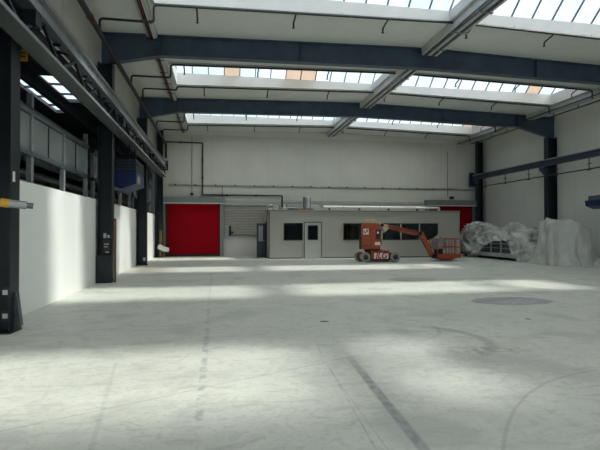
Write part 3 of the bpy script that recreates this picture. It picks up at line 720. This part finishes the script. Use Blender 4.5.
# shutter
e = sempty('window_15', 'grey slatted shutter in the end wall beside left red door', 'shutter')
b = MB(); x0, x1 = .44, 3.1; z = 1.32
b.box(x0, YB - .05, 1.25, x1, YB, 3.12)
while z < 3.08: b.prism([(YB - .05, z), (YB - .085, z + .03), (YB - .05, z + .09)], (x0, x1), 0); z += .1
b.build('slats', 'shutter', e)
b = MB(); b.box(x0, YB - .1, 1.2, x1, YB, 1.27); b.box(x0, YB - .1, 3.08, x1, YB, 3.15); b.box(x0 - .04, YB - .1, 1.2, x0 + .02, YB, 3.15); b.build('frame', 'door_metal', e)
b = MB(); b.box(.44, YB - .02, 0, 3.1, YB, 1.2); struct(b.build('trim_4', 'white_pipe'), 'white lower wall panel under shutter', 'wall panel')

# guard post with foam by the left door
e = thing('guard_post', 'yellow guard post with white foam roll by left red door', 'post', (-3.1, 28.0, 0))
b = MB(); b.box(-3.30, 27.9, 0, -3.14, 28.06, 1.6); b.build('post', 'ochre', e, .01)
b = MB(); b.tube([(-3.36, 27.8, .66), (-3.30, 27.8, .64), (-3.05, 27.82, .5), (-2.85, 27.84, .45), (-2.75, 27.84, .44)], [.1, .16, .15, .14, .11], 14); b.build('foam_roll', 'foam', e, smooth=True)

# ------------------------------------------------------------------ office cabin
CX0, CX1, CY0, CY1, CZ = 2.85, 14.22, 25.4, 28.0, 2.66
e = thing('office_cabin', 'long low grey office cabin with dark windows at end wall', 'cabin', (8.5, 26.7, 0))
W1 = (3.63, 4.73); DR = (4.79, 5.82); W2 = (7.05, 12.84); WZ0, WZ1 = 1.01, 2.0
b = MB(); T = .08
def wallx(mb, x0, x1, z0, z1): mb.box(x0, CY0, z0, x1, CY0 + T, z1)
wallx(b, CX0, W1[0], 0.0, CZ); wallx(b, W1[0], W1[1], 0, WZ0); wallx(b, W1[0], DR[0], WZ1, CZ) if False else wallx(b, W1[0], W1[1], WZ1, CZ)
wallx(b, W1[1], DR[0], 0, CZ); wallx(b, DR[0], DR[1], 2.06, CZ); wallx(b, DR[1], W2[0], 0, CZ)
wallx(b, W2[0], W2[1], 0, WZ0); wallx(b, W2[0], W2[1], WZ1, CZ); wallx(b, W2[1], CX1, 0, CZ)
b.box(CX0, CY0 + T, 0, CX0 + T, CY1, CZ); b.box(CX1 - T, CY0 + T, 0, CX1, CY1, CZ)
b.box(CX0 + T, CY1 - T, 0, CX1 - T, CY1, CZ)
b.build('wall', 'cabin', e)
b = MB(); b.box(CX0 - .03, CY0 - .03, CZ, CX1 + .03, CY1 + .03, CZ + .07); b.build('roof', 'cabin', e)
b = MB(); b.box(CX0 - .02, CY0 - .012, 0, DR[0] - .04, CY0, .07); b.box(DR[1] + .04, CY0 - .012, 0, CX1, CY0, .07); b.box(CX0 - .025, CY0 - .02, 0, CX0 + .02, CY0, CZ); b.box(CX0 - .012, CY0, 0, CX0, CY1, .07); b.box(CX0, CY0 - .036, CZ - .01, CX1, CY0 - .03, CZ + .02); b.build('trim', 'cabin_trim', e)
b = MB(); b.box(CX0 + T, CY0 + T, .0, CX1 - T, CY1 - T, .02); b.build('floor_panel', 'interior', e)
def cabin_window(x0, x1, n, parent):
    f = MB(); t = .035
    f.box(x0, CY0 - .015, WZ0, x1, CY0 + .06, WZ0 + t); f.box(x0, CY0 - .015, WZ1 - t, x1, CY0 + .06, WZ1)
    p = (x1 - x0) / n
    f.box(x0, CY0 - .015, WZ0, x0 + t, CY0 + .06, WZ1); f.box(x1 - t, CY0 - .015, WZ0, x1, CY0 + .06, WZ1)
    fo = f.build('window_frame', 'cabin_trim', parent)
    for i in range(1, n):
        q = MB(); q.box(x0 + i * p - .03, CY0 - .016, WZ0 + t, x0 + i * p + .03, CY0 + .06, WZ1 - t); q.build('mullion', 'light_grey', fo)
    for i in range(n):
        q = MB(); q.box(x0 + i * p + .03, CY0 + .02, WZ0 + t, x0 + (i + 1) * p - .03, CY0 + .028, WZ1 - t); q.build('pane', 'window_glass', fo)
cabin_window(W1[0], W1[1], 1, e); cabin_window(W2[0], W2[1], 5, e)
d = MB(); x0, x1 = DR[0] + .05, DR[1] - .05
wx0, wx1, wz0, wz1 = x0 + .19, x1 - .2, 1.06, 1.84
y0, y1 = CY0 + .0, CY0 + .05
d.box(x0, y0, .04, wx0, y1, 2.0); d.box(wx1, y0, .04, x1, y1, 2.0); d.box(wx0, y0, .04, wx1, y1, wz0); d.box(wx0, y0, wz1, wx1, y1, 2.0)
do = d.build('door', 'cabin_door', e)
q = MB(); q.box(wx0, y0 + .02, wz0, wx1, y0 + .028, wz1); q.build('door_pane', 'window_glass', do)
q = MB(); q.box(x1 - .1, y0 - .05, .98, x1 - .03, y0 - .0, 1.02); q.box(x1 - .16, y0 - .05, .99, x1 - .03, y0 - .035, 1.01); q.build('handle', 'zinc', do)
q = MB(); q.box(wx0 - .03, y0 - .008, wz0 - .03, wx1 + .03, y0, wz0); q.box(wx0 - .03, y0 - .008, wz1, wx1 + .03, y0, wz1 + .03); q.box(wx0 - .03, y0 - .008, wz0, wx0, y0, wz1); q.box(wx1, y0 - .008, wz0, wx1 + .03, y0, wz1); q.build('door_pane_trim', 'cabin_trim', do)
q = MB(); q.box(DR[0], CY0 - .02, 0, DR[0] + .05, CY0 + .07, 2.06); q.box(DR[1] - .05, CY0 - .02, 0, DR[1], CY0 + .07, 2.06); q.box(DR[0] + .05, CY0 - .02, 2.01, DR[1] - .05, CY0 + .07, 2.06); q.box(DR[0] + .05, CY0, 0, DR[1] - .05, CY0 + .07, .03); q.build('door_frame', 'cabin_trim', e)
# furniture seen through the panes; the red pair stands in for a reddish reflection
for i, (x, m_, lab) in enumerate([(3.75, 'locker', 'grey locker seen through the leftmost cabin window, left of pair'), (4.25, 'locker', 'grey locker seen through the leftmost cabin window, right of pair'), (7.35, 'reflection_red', 'dull red box standing in for a reflection in window behind lift, left one'), (8.0, 'reflection_red', 'dull red box standing in for a reflection in window behind lift, right one')]):
    t_ = thing('locker', lab, 'locker', (x, 27.2, .02), 'lockers inside the cabin')
    b = MB(); b.box(x, 27.0, .02, x + .42, 27.5, 1.85); b.build('body', m_, t_, .01)
    b = MB(); b.box(x + .02, 26.985, .08, x + .40, 27.0, 1.8); dd = b.build('door', m_, t_)
    b = MB(); b.box(x + .33, 26.96, .95, x + .36, 26.985, 1.1); b.build('handle', 'zinc', dd)

# open dark door beside cabin
e = thing('open_door', 'dark door with pale pane standing open left of cabin', 'door', (2.5, 26.6, 0))
b = MB(); b.box(2.24, 26.5, .03, 2.34, 26.55, 1.97); b.box(2.6, 26.5, .03, 2.78, 26.55, 1.97); b.box(2.34, 26.5, .03, 2.6, 26.55, .95); b.box(2.34, 26.5, 1.85, 2.6, 26.55, 1.97); b.build('leaf', 'rail_navy', e)
b = MB(); b.box(2.34, 26.51, .95, 2.6, 26.54, 1.85); b.build('pane', 'grey_plastic', e)
b = MB(); b.box(2.24, 26.46, 0, 2.3, 26.5, .03); b.box(2.72, 26.48, 0, 2.80, 26.57, 2.05); b.build('frame', 'steel_dark', e)
b = MB(); b.tube([(2.62, 26.47, 1.0), (2.72, 26.47, 1.0)], .012, 6); b.build('handle', 'zinc', e)

# things on the cabin roof
RZ = CZ + .07
e = thing('ventilation_duct', 'long silver duct lying along the cabin roof', 'duct', (9.5, 26, RZ))
b = MB(); b.tube([(6.05, 26, RZ + .2), (13.2, 26, RZ + .2), (13.2, 26, RZ + .0)], .075, 14, .12); b.build('duct', 'white_pipe', e, smooth=True)
b = MB()
for x in (6.4, 8.2, 10.0, 11.8, 13.0): b.box(x - .03, 25.9, RZ, x + .03, 26.1, RZ + .13)
b.parts('support', 'pipe', e)
b = MB()
for x in (7.2, 9.4, 11.6): b.lathe([(.077, 0), (.085, .01), (.085, .04), (.077, .05)], (x, 26, RZ + .2), (1, 0, 0), 16)
b.parts('joint', 'zinc', e)
b = MB(); b.box(4.5, 25.7, RZ, 5.4, 26.5, RZ + .09); tag(b.build('board', 'brown'), 'brown board lying on the cabin roof under the vent cylinder', 'board')
e = thing('vent_cylinder', 'grey ribbed vent cylinder standing on the cabin roof', 'vent', (5.05, 26, RZ + .09))
b = MB(); prof = [(.2, 0)]
for k in range(10): prof += [(.2, .03 + k * .06), (.215, .045 + k * .06), (.2, .06 + k * .06)]
prof += [(.2, .66), (.12, .7)]
b.lathe(prof, (5.05, 26, RZ + .09), (0, 0, 1), 20); b.build('body', 'zinc', e, smooth=True)
b = MB(); b.tube([(4.86, 25.82, RZ + .09), (4.86, 25.82, RZ + .75)], .015, 6); b.tube([(5.24, 25.82, RZ + .09), (5.24, 25.82, RZ + .72)], .015, 6); b.parts('rod', 'steel_dark', e)
e = thing('roof_fittings', 'tangle of grey valves and short pipes on cabin roof, left end', 'pipe fittings', (3.6, 26, RZ))
b = MB(); b.tube([(2.95, 25.9, RZ + .2), (3.3, 25.9, RZ + .2), (3.5, 25.9, RZ + .1), (4.4, 25.9, RZ + .1)], .05, 10, .05); b.tube([(3.1, 25.75, RZ), (3.1, 25.75, RZ + .3), (3.45, 25.75, RZ + .3), (3.45, 25.75, RZ)], .035, 8, .05); b.tube([(4.05, 28.4, 3.05), (4.05, 26.4, 3.02), (4.05, 26, RZ)], .04, 8, .1); b.build('pipe', 'zinc', e, smooth=True)
b = MB(); b.lathe([(.04, 0), (.09, .01), (.09, .04), (.04, .05)], (2.95, 25.85, RZ + .26), (0, 0, 1), 12); b.box(3.25, 25.8, RZ, 3.4, 26, RZ + .16); b.box(3.7, 25.85, RZ, 3.8, 25.95, RZ + .34); b.parts('valve', 'foam', e)
b = MB(); b.box(3.95, 25.8, RZ, 4.45, 26.1, RZ + .10); b.build('tray', 'steel_dark', e)
b = MB(); b.tube([(2.80, 25.75, RZ + .15), (2.74, 25.8, 2.2), (2.74, 25.9, .3)], .018, 6, .1); b.tube([(3.1, 25.75, RZ + .15), (2.80, 25.75, RZ + .15)], .018, 6); b.build('cable', 'pipe', e)
b = MB(); b.box(5.45, 26.9, RZ, 6.0, 27.5, RZ + .32); tag(b.build('roof_box', 'grey_plastic', None, .02), 'grey box on the cabin roof between vent cylinder and duct', 'box')

# ------------------------------------------------------------------ boom lift
LY0, LY1 = 21.9, 22.95       # near and far wheel planes
e = thing('boom_lift', 'orange articulated boom lift with basket in front of grey cabin', 'boom lift', (8.0, 22.4, 0))
def wheel(x, y, out):
    r = .245
    b = MB(); b.lathe([(.13, -.09), (.20, -.1), (r, -.07), (r, .07), (.20, .1), (.13, .09)], (x, y, r), (0, 1, 0), 28); t_ = b.build('wheel', 'tyre', e, smooth=True)
    b = MB(); b.lathe([(.13, -.098), (.13, .098)], (x, y, r), (0, 1, 0), 20); b.lathe([(.05, -.12 if out < 0 else .09), (.05, -.09 if out < 0 else .12)], (x, y, r), (0, 1, 0), 12); b.build('hub', 'black', t_)
for x in (7.22, 8.76): wheel(x, LY0 + .03, -1); wheel(x, LY1 - .03, 1)
b = MB(); b.box(7.1, LY0 + .2, .16, 8.95, LY1 - .2, .46); b.box(7.5, LY0 + .0, .14, 8.48, LY1, .56); b.build('chassis', 'red_orange', e, .03)
b = MB(); b.box(7.5, LY0 + .1, .07, 8.5, LY1 - .1, .15); b.tube([(7.22, LY0, .245), (7.22, LY1, .245)], .06, 10); b.tube([(8.76, LY0, .245), (8.76, LY1, .245)], .06, 10); b.build('axle', 'black', e)
b = MB(); b.box(7.66, LY0 - .012, .17, 8.40, LY0 + .0, .46); dp = b.build('decal', 'decal', e)
text('JLG', 'lettering', 'decal_dark', dp, (8.03, LY0 - .016, .315), .40, (math.pi / 2, 0, 0), .004, .2)
b = MB(); b.lathe([(.42, .56), (.42, .64)], (7.75, 22.42, 0), (0, 0, 1), 24); b.build('turntable', 'black', e)
b = MB()
b.prism([(7.12, .64), (8.02, .64), (8.05, .9), (8.03, 1.86), (7.9, 1.93), (7.2, 1.95), (7.1, 1.8)], (21.95, 22.30), 1); b.prism([(7.3, .64), (8.0, .64), (8.0, 1.4), (7.9, 1.85), (7.4, 1.85), (7.3, 1.7)], (22.58, 22.86), 1)
b.build('counterweight_hood', 'orange', e, .05)
b = MB(); b.box(7.1, 22.32, .64, 7.6, 22.56, 1.6); b.build('turret_core', 'steel_dark', e)
b = MB(); b.box(7.78, 21.935, 1.15, 7.98, 21.95, 1.62); b.box(7.80, 21.925, 1.2, 7.95, 21.935, 1.35); cp = b.build('control_panel', 'black', e)
b = MB(); b.box(7.83, 21.918, 1.42, 7.92, 21.935, 1.52); b.box(7.72, 21.94, .85, 8.0, 21.95, 1.0); b.build('panel_label', 'decal', cp)
b = MB(); b.box(7.12, 21.94, 1.38, 7.40, 21.95, 1.66); st = b.build('sticker', 'decal', e)
b = MB(); b.prism([(7.16, 1.58), (7.26, 1.48), (7.22, 1.42), (7.14, 1.5)], (21.932, 21.94), 1); b.prism([(7.28, 1.62), (7.37, 1.62), (7.33, 1.46), (7.27, 1.52)], (21.932, 21.94), 1); b.parts('mark', 'decal_dark', st)
b = MB()
for z in (.78, .84): b.box(7.15, 21.942, z, 7.5, 21.95, z + .02)
b.box(7.52, 21.942, .66, 7.53, 21.95, 1.9); b.build('vent', 'black', e)
# lower folded linkage and upper boom, cream
b = MB()
b.prism([(7.15, 1.98), (7.25, 2.12), (7.75, 2.16), (8.05, 2.02), (8.32, 1.98), (8.36, 1.86), (8.0, 1.86), (7.5, 1.96)], (22.34, 22.54), 1)
b.build('riser_boom', 'cream', e, .015)
b = MB(); b.bar((8.06, 22.44, 1.9), (8.16, 22.44, .9), .14, .14); b.bar((8.25, 22.44, 1.85), (8.05, 22.44, 1.35), .06, .06); b.bar((7.95, 22.44, .75), (8.1, 22.44, 1.0), .1, .1); b.build('linkage', 'cream', e, .01)
b = MB(); b.prism([(8.12, 1.95), (8.4, 1.9), (9.35, 1.70), (9.35, 1.52), (8.62, 1.66), (8.4, 1.48), (8.3, 1.45), (8.36, 1.62), (8.12, 1.72)], (22.36, 22.52), 1); b.build('boom_base', 'cream', e, .015)
b = MB(); b.prism([(8.6, 1.86), (9.3, 1.72), (10.2, 1.56), (10.2, 1.38), (9.4, 1.44), (9.2, 1.52), (8.6, 1.66)], (22.33, 22.35), 1); b.prism([(9.2, 1.74), (10.3, 1.54), (10.32, 1.33), (9.9, 1.36), (9.2, 1.50)], (22.35, 22.53), 1); b.build('upper_boom', 'orange', e, .012)
b = MB(); b.tube([(8.5, 22.31, 1.78), (9.6, 22.30, 1.6), (10.2, 22.30, 1.5)], .02, 6); b.tube([(8.2, 22.3, 1.7), (8.1, 22.28, 1.3), (8.2, 22.3, .9)], .025, 6); b.build('hose', 'black', e)
b = MB(); b.lathe([(.1, -.14), (.1, .14)], (10.3, 22.44, 1.42), (0, 1, 0), 14); b.lathe([(.09, -.13), (.09, .13)], (8.25, 22.44, 1.85), (0, 1, 0), 12); b.box(10.1, 22.34, 1.22, 10.25, 22.54, 1.36); b.build('pivot', 'steel_dark', e)
b = MB(); b.prism([(10.2, 1.32), (10.28, 1.52), (10.5, 1.5), (10.58, 1.3), (11.12, .3), (11.1, .16), (10.92, .16), (10.42, 1.1)], (22.36, 22.52), 1); b.build('jib', 'orange', e, .015)
b = MB(); b.tube([(10.35, 22.44, 1.2), (10.88, 22.44, .35)], .03, 8); b.build('cylinder', 'steel_dark', e)
b = MB(); b.lathe([(.09, -.14), (.09, .14)], (11.02, 22.44, .25), (0, 1, 0), 14); b.box(11.05, 22.35, .12, 11.35, 22.53, .35); b.build('jib_end', 'steel_dark', e)
# basket
bx0, bx1, by0, by1 = 11.12, 12.38, 22.05, 22.95
b = MB(); b.box(bx0, by0, .15, bx1, by1, .21); b.box(bx0, by0, .21, bx1, by0 + .02, .36); b.box(bx0, by1 - .02, .21, bx1, by1, .36); b.box(bx1 - .02, by0, .21, bx1, by1, .36); b.prism([(bx0, .15), (bx1 - .1, .15), (bx1 - .35, .05), (bx0 + .3, .05)], (by0 + .2, by1 - .2), 1); bk = b.build('basket_floor', 'orange', e)
b = MB(); r = .022
P4 = [(bx0, by0), (bx1, by0), (bx1, by1), (bx0, by1)]
for z in (.72, 1.14):
    b.tube([(x, y, z) for x, y in P4] + [(bx0, by0, z)], r, 8)
for x, y in P4: b.tube([(x, y, .2), (x, y, 1.14)], r, 8)
for x in (11.75, 12.06):
    for y in (by0, by1): b.tube([(x, y, .2), (x, y, 1.14)], r, 8)
b.tube([(bx1, 22.5, .2), (bx1, 22.5, 1.14)], r, 8)
b.build('basket_rail', 'orange', e, smooth=True)
b = MB(); b.box(11.22, 22.2, .36, 11.5, 22.7, .95); b.box(11.14, 22.25, .55, 11.24, 22.65, .9); b.build('control_console', 'black', e, .03)
# bag over the console
v = []; f = []; NS, NT = 20, 10
for j in range(NT + 1):
    t = j / NT
    for i in range(NS):
        a = 2 * math.pi * i / NS
        rr = (.34 * math.sin(min(1, t * 1.8 + .12) * math.pi / 2)) * (1 + .13 * math.sin(a * 5 + 2) * t) + .03 * noise.noise(Vector((math.cos(a) * 2, math.sin(a) * 2, t * 4)))
        v.append((11.36 + rr * 1.0 * math.cos(a) + .05 * (1 - t), 22.45 + rr * 1.15 * math.sin(a), 1.34 - .72 * t + .03 * math.sin(a * 3)))
for j in range(NT):
    for i in range(NS): f.append((j * NS + i, j * NS + (i + 1) % NS, (j + 1) * NS + (i + 1) % NS, (j + 1) * NS + i))
f.append(tuple(range(NS)))
b = MB(); b.add(v, f); o = b.build('plastic_bag', 'grey_bag', smooth=False); 
for q in o.data.polygons: q.use_smooth = True
tag(o, 'crumpled clear plastic bag over the lift basket controls', 'plastic bag')

# ------------------------------------------------------------------ machine under plastic
e = thing('conveyor_machine', 'long pale metal machine frame half under crumpled plastic sheet', 'machine', (15.8, 23.3, 0))
MX0, MX1, MY0, MY1 = 14.98, 16.7, 20.9, 26.4
b = MB(); b.box(MX0, MY0, .14, MX0 + .1, MY1, .36); b.box(MX1 - .1, MY0, .14, MX1, MY1, .36); b.box(MX0, MY0, .14, MX1, MY0 + .1, .36); b.box(MX0, MY1 - .1, .14, MX1, MY1, .36); b.build('base_frame', 'light_grey', e, .01)
for y in (MY0 + .1, 22.7, 24.6, MY1 - .25):
    for x in (MX0 + .05, MX1 - .17):
        b = MB(); b.box(x, y, 0, x + .12, y + .12, .14); b.build('foot', 'black', e)
b = MB()
for y in (MY0, 21.6, 22.5, 23.4, 24.5, 25.4, MY1 - .06): b.box(MX0, y, .36, MX0 + .06, y + .06, 1.15); b.box(MX1 - .06, y, .36, MX1, y + .06, 1.15)
for z in (.6, .84, 1.1): b.box(MX0, MY0, z, MX0 + .05, MY1, z + .045)
b.build('side_frame', 'light_grey', e)
b = MB(); b.box(MX0 + .1, MY0 + .1, .38, MX1 - .1, MY1 - .1, .5); b.box(MX0 + .3, 21.3, .5, MX1 - .2, 25.8, 1.1); b.build('body', 'steel_grey', e, .02)
b = MB(); b.box(MX0 + .15, 21.15, .42, MX0 + .3, 21.9, .9); b.build('motor', 'black', e, .03)
b = MB()
for y in [21.3 + .35 * k for k in range(13)]: b.tube([(MX0 + .1, y, 1.12), (MX1 - .1, y, 1.12)], .05, 8)
b.build('roller', 'zinc', e)
b = MB(); b.box(15.4, 24.9, 1.1, 16.3, 26.0, 1.6); b.box(15.6, 21.5, 1.1, 16.2, 22.1, 1.4); b.build('cover_box', 'steel_grey', e, .05)

def interp(pts, x):
    if x <= pts[0][0]: return pts[0][1]
    for (a, p), (c, q) in zip(pts[:-1], pts[1:]):
        if x <= c: 
            t = (x - a) / (c - a); t = t * t * (3 - 2 * t) * .5 + t * .5; return p + (q - p) * t
    return pts[-1][1]
def crease(x, y, z):
    # sharp ridges of crumpled film
    u1, v1 = y * .95 + z * 1.5, (z - y * .5) * .35
    u2, v2 = y * 1.1 - z * 1.7, (z + y) * .4
    a = noise.noise(Vector((u1 + 3, v1, x * .8))); q = noise.noise(Vector((u2 + 9, v2, x * .9))); c = noise.noise(Vector((u1 * 2.3, v2 * 1.5, x * 2)))
    return (1 - min(1, abs(a) * 3.5)) ** 1.5 * .9 + (1 - min(1, abs(q) * 3.5)) ** 1.5 * .8 + (1 - min(1, abs(c) * 4)) * .22 - .4
def sheet_machine():
    top = [(19.55, .10), (19.8, .5), (20.1, .85), (20.5, 1.25), (21.1, 1.62), (21.7, 1.86), (22.0, 1.90), (22.6, 1.72), (23.3, 1.5), (24.4, 1.75), (25.2, 2.0), (26.1, 2.05), (26.6, 1.75), (26.85, 1.2), (26.95, .3)]
    hem = [(19.55, .03), (20.9, .03), (21.2, .3), (21.45, .9), (21.8, 1.05), (22.9, .98), (23.6, .75), (24.0, .45), (24.5, .24), (25.0, .22), (25.5, .36), (26.2, .3), (26.95, .2)]
    front = [(19.55, 15.75), (20.0, 15.4), (20.7, 14.95), (21.5, 14.88), (26.4, 14.86), (26.95, 15.2)]
    back = [(19.55, 15.9), (20.2, 16.4), (21, 16.8), (26.4, 16.85), (26.95, 16.4)]
    NY, NV = 280, 110; v = []; f = []
    for i in range(NY + 1):
        y = 19.55 + (26.95 - 19.55) * i / NY
        T_, H_, X0, X1 = interp(top, y), interp(hem, y), interp(front, y), interp(back, y)
        H_ = min(H_, T_ - .05)
        sh = T_ * .80 + .0
        sh = max(sh, H_ + .02)
        for j in range(NV + 1):
            s = j / NV
            if s < .42:      # front skirt
                t = s / .42; z = H_ + (sh - H_) * t; x = X0; loose = (1 - t) ** .7
                ph = (y * 1.35 + .25 * math.sin(y * 1.9)) % 1; fold = .22 * loose * (abs(2 * ph - 1) - .6) + .03 * loose * math.sin(y * 7 + 1.3 * math.sin(y * 2.3)) + .10 * loose * noise.noise(Vector((y * 1.4, z * .8, 3)))
                x += fold - .10 * loose; z += .03 * noise.noise(Vector((y * 3, 7, 1))) * (1 - t)
            elif s < .72:    # over the top
                t = (s - .42) / .30; x = X0 + (X1 - X0) * t; z = sh + (T_ - sh) * math.sin(math.pi * min(1, t * 1.25 if t < .4 else .5 + (t - .4) * .83)) ** .6
            else:
                t = (s - .72) / .28; x = X1 + .05 * math.sin(y * 6) * t; z = sh - (sh - .25) * t
            p = Vector((x, y, z)); nn = noise.fractal(Vector((x * 1.9, y * 1.9, z * 2.4)), .8, 2.2, 4)
            rid = abs(noise.noise(Vector((x * 2.2 + 5, y * 1.7, z * 1.6))))
            rg = crease(x, y, z)
            x += -.02 * nn - .16 * rg; z += .02 * nn + .13 * rg * (1 if s > .3 else .2)
            v.append((x, y + .06 * noise.noise(Vector((x * 3, y * 3, z * 3 + 9))) * .4, max(.01, z)))
    for i in range(NY):
        for j in range(NV):
            a = i * (NV + 1) + j; f.append((a, a + 1, a + NV + 2, a + NV + 1))
    b = MB(); b.add(v, f); o = b.build('plastic_sheet', 'plastic_thin')
    for q in o.data.polygons: q.use_smooth = True
    tag(o, 'crumpled clear plastic sheet draped over the long metal machine', 'plastic sheet')
sheet_machine()

def sheet_bulk():
    NA, NT_, NS_ = 340, 26, 60; v = []; f = []
    corners = [(14.85, 18.45), (15.95, 18.05), (16.85, 18.5), (16.95, 19.9), (16.0, 20.2), (15.3, 19.9)]
    cx, cy_ = 15.85, 19.1
    def radius(a):
        d = Vector((math.cos(a), math.sin(a))); best = 9
        for p, q in zip(corners, corners[1:] + corners[:1]):
            p0 = Vector(p) - Vector((cx, cy_)); e_ = Vector(q) - Vector(p)
            det = d.x * -e_.y + d.y * e_.x
            if abs(det) < 1e-6: continue
            t = (p0.x * -e_.y + p0.y * e_.x) / det; u = (d.x * p0.y - d.y * p0.x) / det
            if t > 0 and -1e-6 <= u <= 1 + 1e-6: best = min(best, t)
        return best
    def topz(x, y): 
        return interp([(14.7, 1.84), (15.1, 2.04), (15.5, 2.06), (16.0, 1.96), (16.7, 1.72), (17.4, 1.62)], x) - .0
    for j in range(NT_ + NS_ + 1):
        for i in range(NA):
            a = 2 * math.pi * i / NA
            R = sum(radius(a + k * .02) for k in (-2, -1, 0, 1, 2)) / 5
            if j <= NT_:
                t = j / NT_; x = cx + R * t * math.cos(a); y = cy_ + R * t * math.sin(a)
                z = topz(x, y) - .10 * t ** 6 + .05 * noise.noise(Vector((x * 1.3, y * 1.3, 0))) + .10 * math.exp(-((x - 15.1) ** 2 + (y - 19.2) ** 2) / .12)
            else:
                t = (j - NT_) / NS_; x0 = cx + R * math.cos(a); y0 = cy_ + R * math.sin(a); zt = topz(x0, y0) - .10
                ph = (a * 11 / (2 * math.pi) + .18 * math.sin(a * 2 + 1)) % 1; tri = 1 - abs(2 * ph - 1)
                fl = .10 * t + .34 * t * tri * (.6 + .4 * math.sin(a * 2.7 + .5)) - .04 * t + .22 * t ** 5 * (.7 + .5 * math.sin(a * 3 + 1)) 
                k = math.sin(a * 9 + .8 * math.sin(a * 4)) ; k = (abs(k) ** .7) * (1 if k > 0 else -1)
                fl += k * .02 * min(1, t * 1.6) - .05 * t * max(0, math.sin(a * 5 + 1.2)) ** 3
                if 0 < ((a + .35) % (2 * math.pi)) < .7: fl += .45 * t ** 1.8
                x = x0 + fl * math.cos(a); y = y0 + fl * math.sin(a); z = zt * (1 - t) + .012
            nn = noise.fractal(Vector((x * 1.6, y * 1.6, z * 1.1)), .8, 2.2, 4); rid = abs(noise.noise(Vector((x * 1.8, y * 1.8 + 4, z * .9))))
            dd = .015 * nn + .085 * crease(x, (x - y) * 1.1, z * .25)
            x += dd * math.cos(a); y += dd * math.sin(a); z += dd * (.8 if j <= NT_ else 0)
            x = min(x, 17.85)
            v.append((x, y, max(.012, z)))
    for j in range(NT_ + NS_):
        for i in range(NA): f.append((j * NA + i, j * NA + (i + 1) % NA, (j + 1) * NA + (i + 1) % NA, (j + 1) * NA + i))
    b = MB(); b.add(v, f); o = b.build('plastic_cover', 'plastic')
    for q in o.data.polygons: q.use_smooth = True
    tag(o, 'tall bulky load wrapped in whitish plastic near the right edge', 'covered load')
    b = MB(); b.box(15.2, 18.6, .02, 16.6, 19.7, 1.4); b.build('load', 'grey_plastic', o, .05)
sheet_bulk()
# crumpled scrap beside it
v = []; f = []; NA, NR = 48, 14
for j in range(NR + 1):
    for i in range(NA):
        a = 2 * math.pi * i / NA; t = j / NR; x = 16.75 + .55 * t * math.cos(a); y = 17.75 + .42 * t * math.sin(a)
        z = (.24 * (1 - t * t) + .13 * abs(noise.noise(Vector((x * 6, y * 6, 2)))) + .08 * noise.noise(Vector((x * 14, y * 14, 5)))) * (1 - t ** 4) + .012
        v.append((x + .06 * noise.noise(Vector((x * 5, y * 5, 8))) * (j > 0), y, max(.008, z)))
for j in range(NR):
    for i in range(NA): f.append((j * NA + i, j * NA + (i + 1) % NA, (j + 1) * NA + (i + 1) % NA, (j + 1) * NA + i))
b = MB(); b.add(v, f); o = b.build('plastic_scrap', 'plastic'); tag(o, 'crumpled plastic scrap on the floor at foot of wrapped load', 'plastic scrap')

# ------------------------------------------------------------------ blue units
e = thing('blue_unit', 'blue box unit with slanted underside high beside left column', 'heater', (-3.2, 16.6, 3.1))
x0, x1, y0, y1 = -3.56, -2.72, 16.5, 18.2
b = MB(); b.prism([(x0, 3.12), (-3.2, 3.0), (-2.72, 3.18), (-2.72, 3.62), (x0, 3.62)], (y0, y1), 1); b.build('hood', 'blue', e, .02)
b = MB()
for z in (3.64, 3.74, 3.84, 3.94): b.box(x0, y0, z, x1, y1, z + .07)
b.build('louvre', 'rail_navy', e, .01)
b = MB(); b.box(x0 + .05, y0 + .05, 3.62, x1 - .05, y1 - .05, 4.01); b.build('core', 'black', e)
b = MB(); b.box(-2.72, 16.7, 3.22, -2.71, 17.25, 3.48); b.build('sticker', 'grey_plastic', e)
b = MB(); 
for y in (16.8, 17.9): b.bar((-3.0, y, 4.01), (-3.0, y, 4.56), .04)
b.build('hanger', 'steel_dark', e)
e = thing('blue_unit', 'blue box unit with dark top on the right wall by picture edge', 'heater', (17.4, 18.3, 2.7))
b = MB(); b.prism([(17.0, 2.98), (17.05, 2.72), (17.45, 2.58), (17.89, 2.7), (17.89, 2.98)], (17.3, 19.0), 1); b.build('hood', 'blue', e, .02)
b = MB(); b.box(17.1, 17.35, 2.98, 17.89, 18.9, 3.2); b.build('top_box', 'steel_grey', e, .02)
b = MB(); b.tube([(17.8, 18.35, 3.2), (17.8, 18.35, 5.2)], .015, 6); b.tube([(17.85, 18.6, 2.7), (17.85, 18.6, 1.6)], .02, 6); b.build('cable', 'white_pipe', e)
b = MB(); b.box(17.80, 18.5, 1.45, 17.89, 18.66, 1.68); b.build('switch', 'black', e)
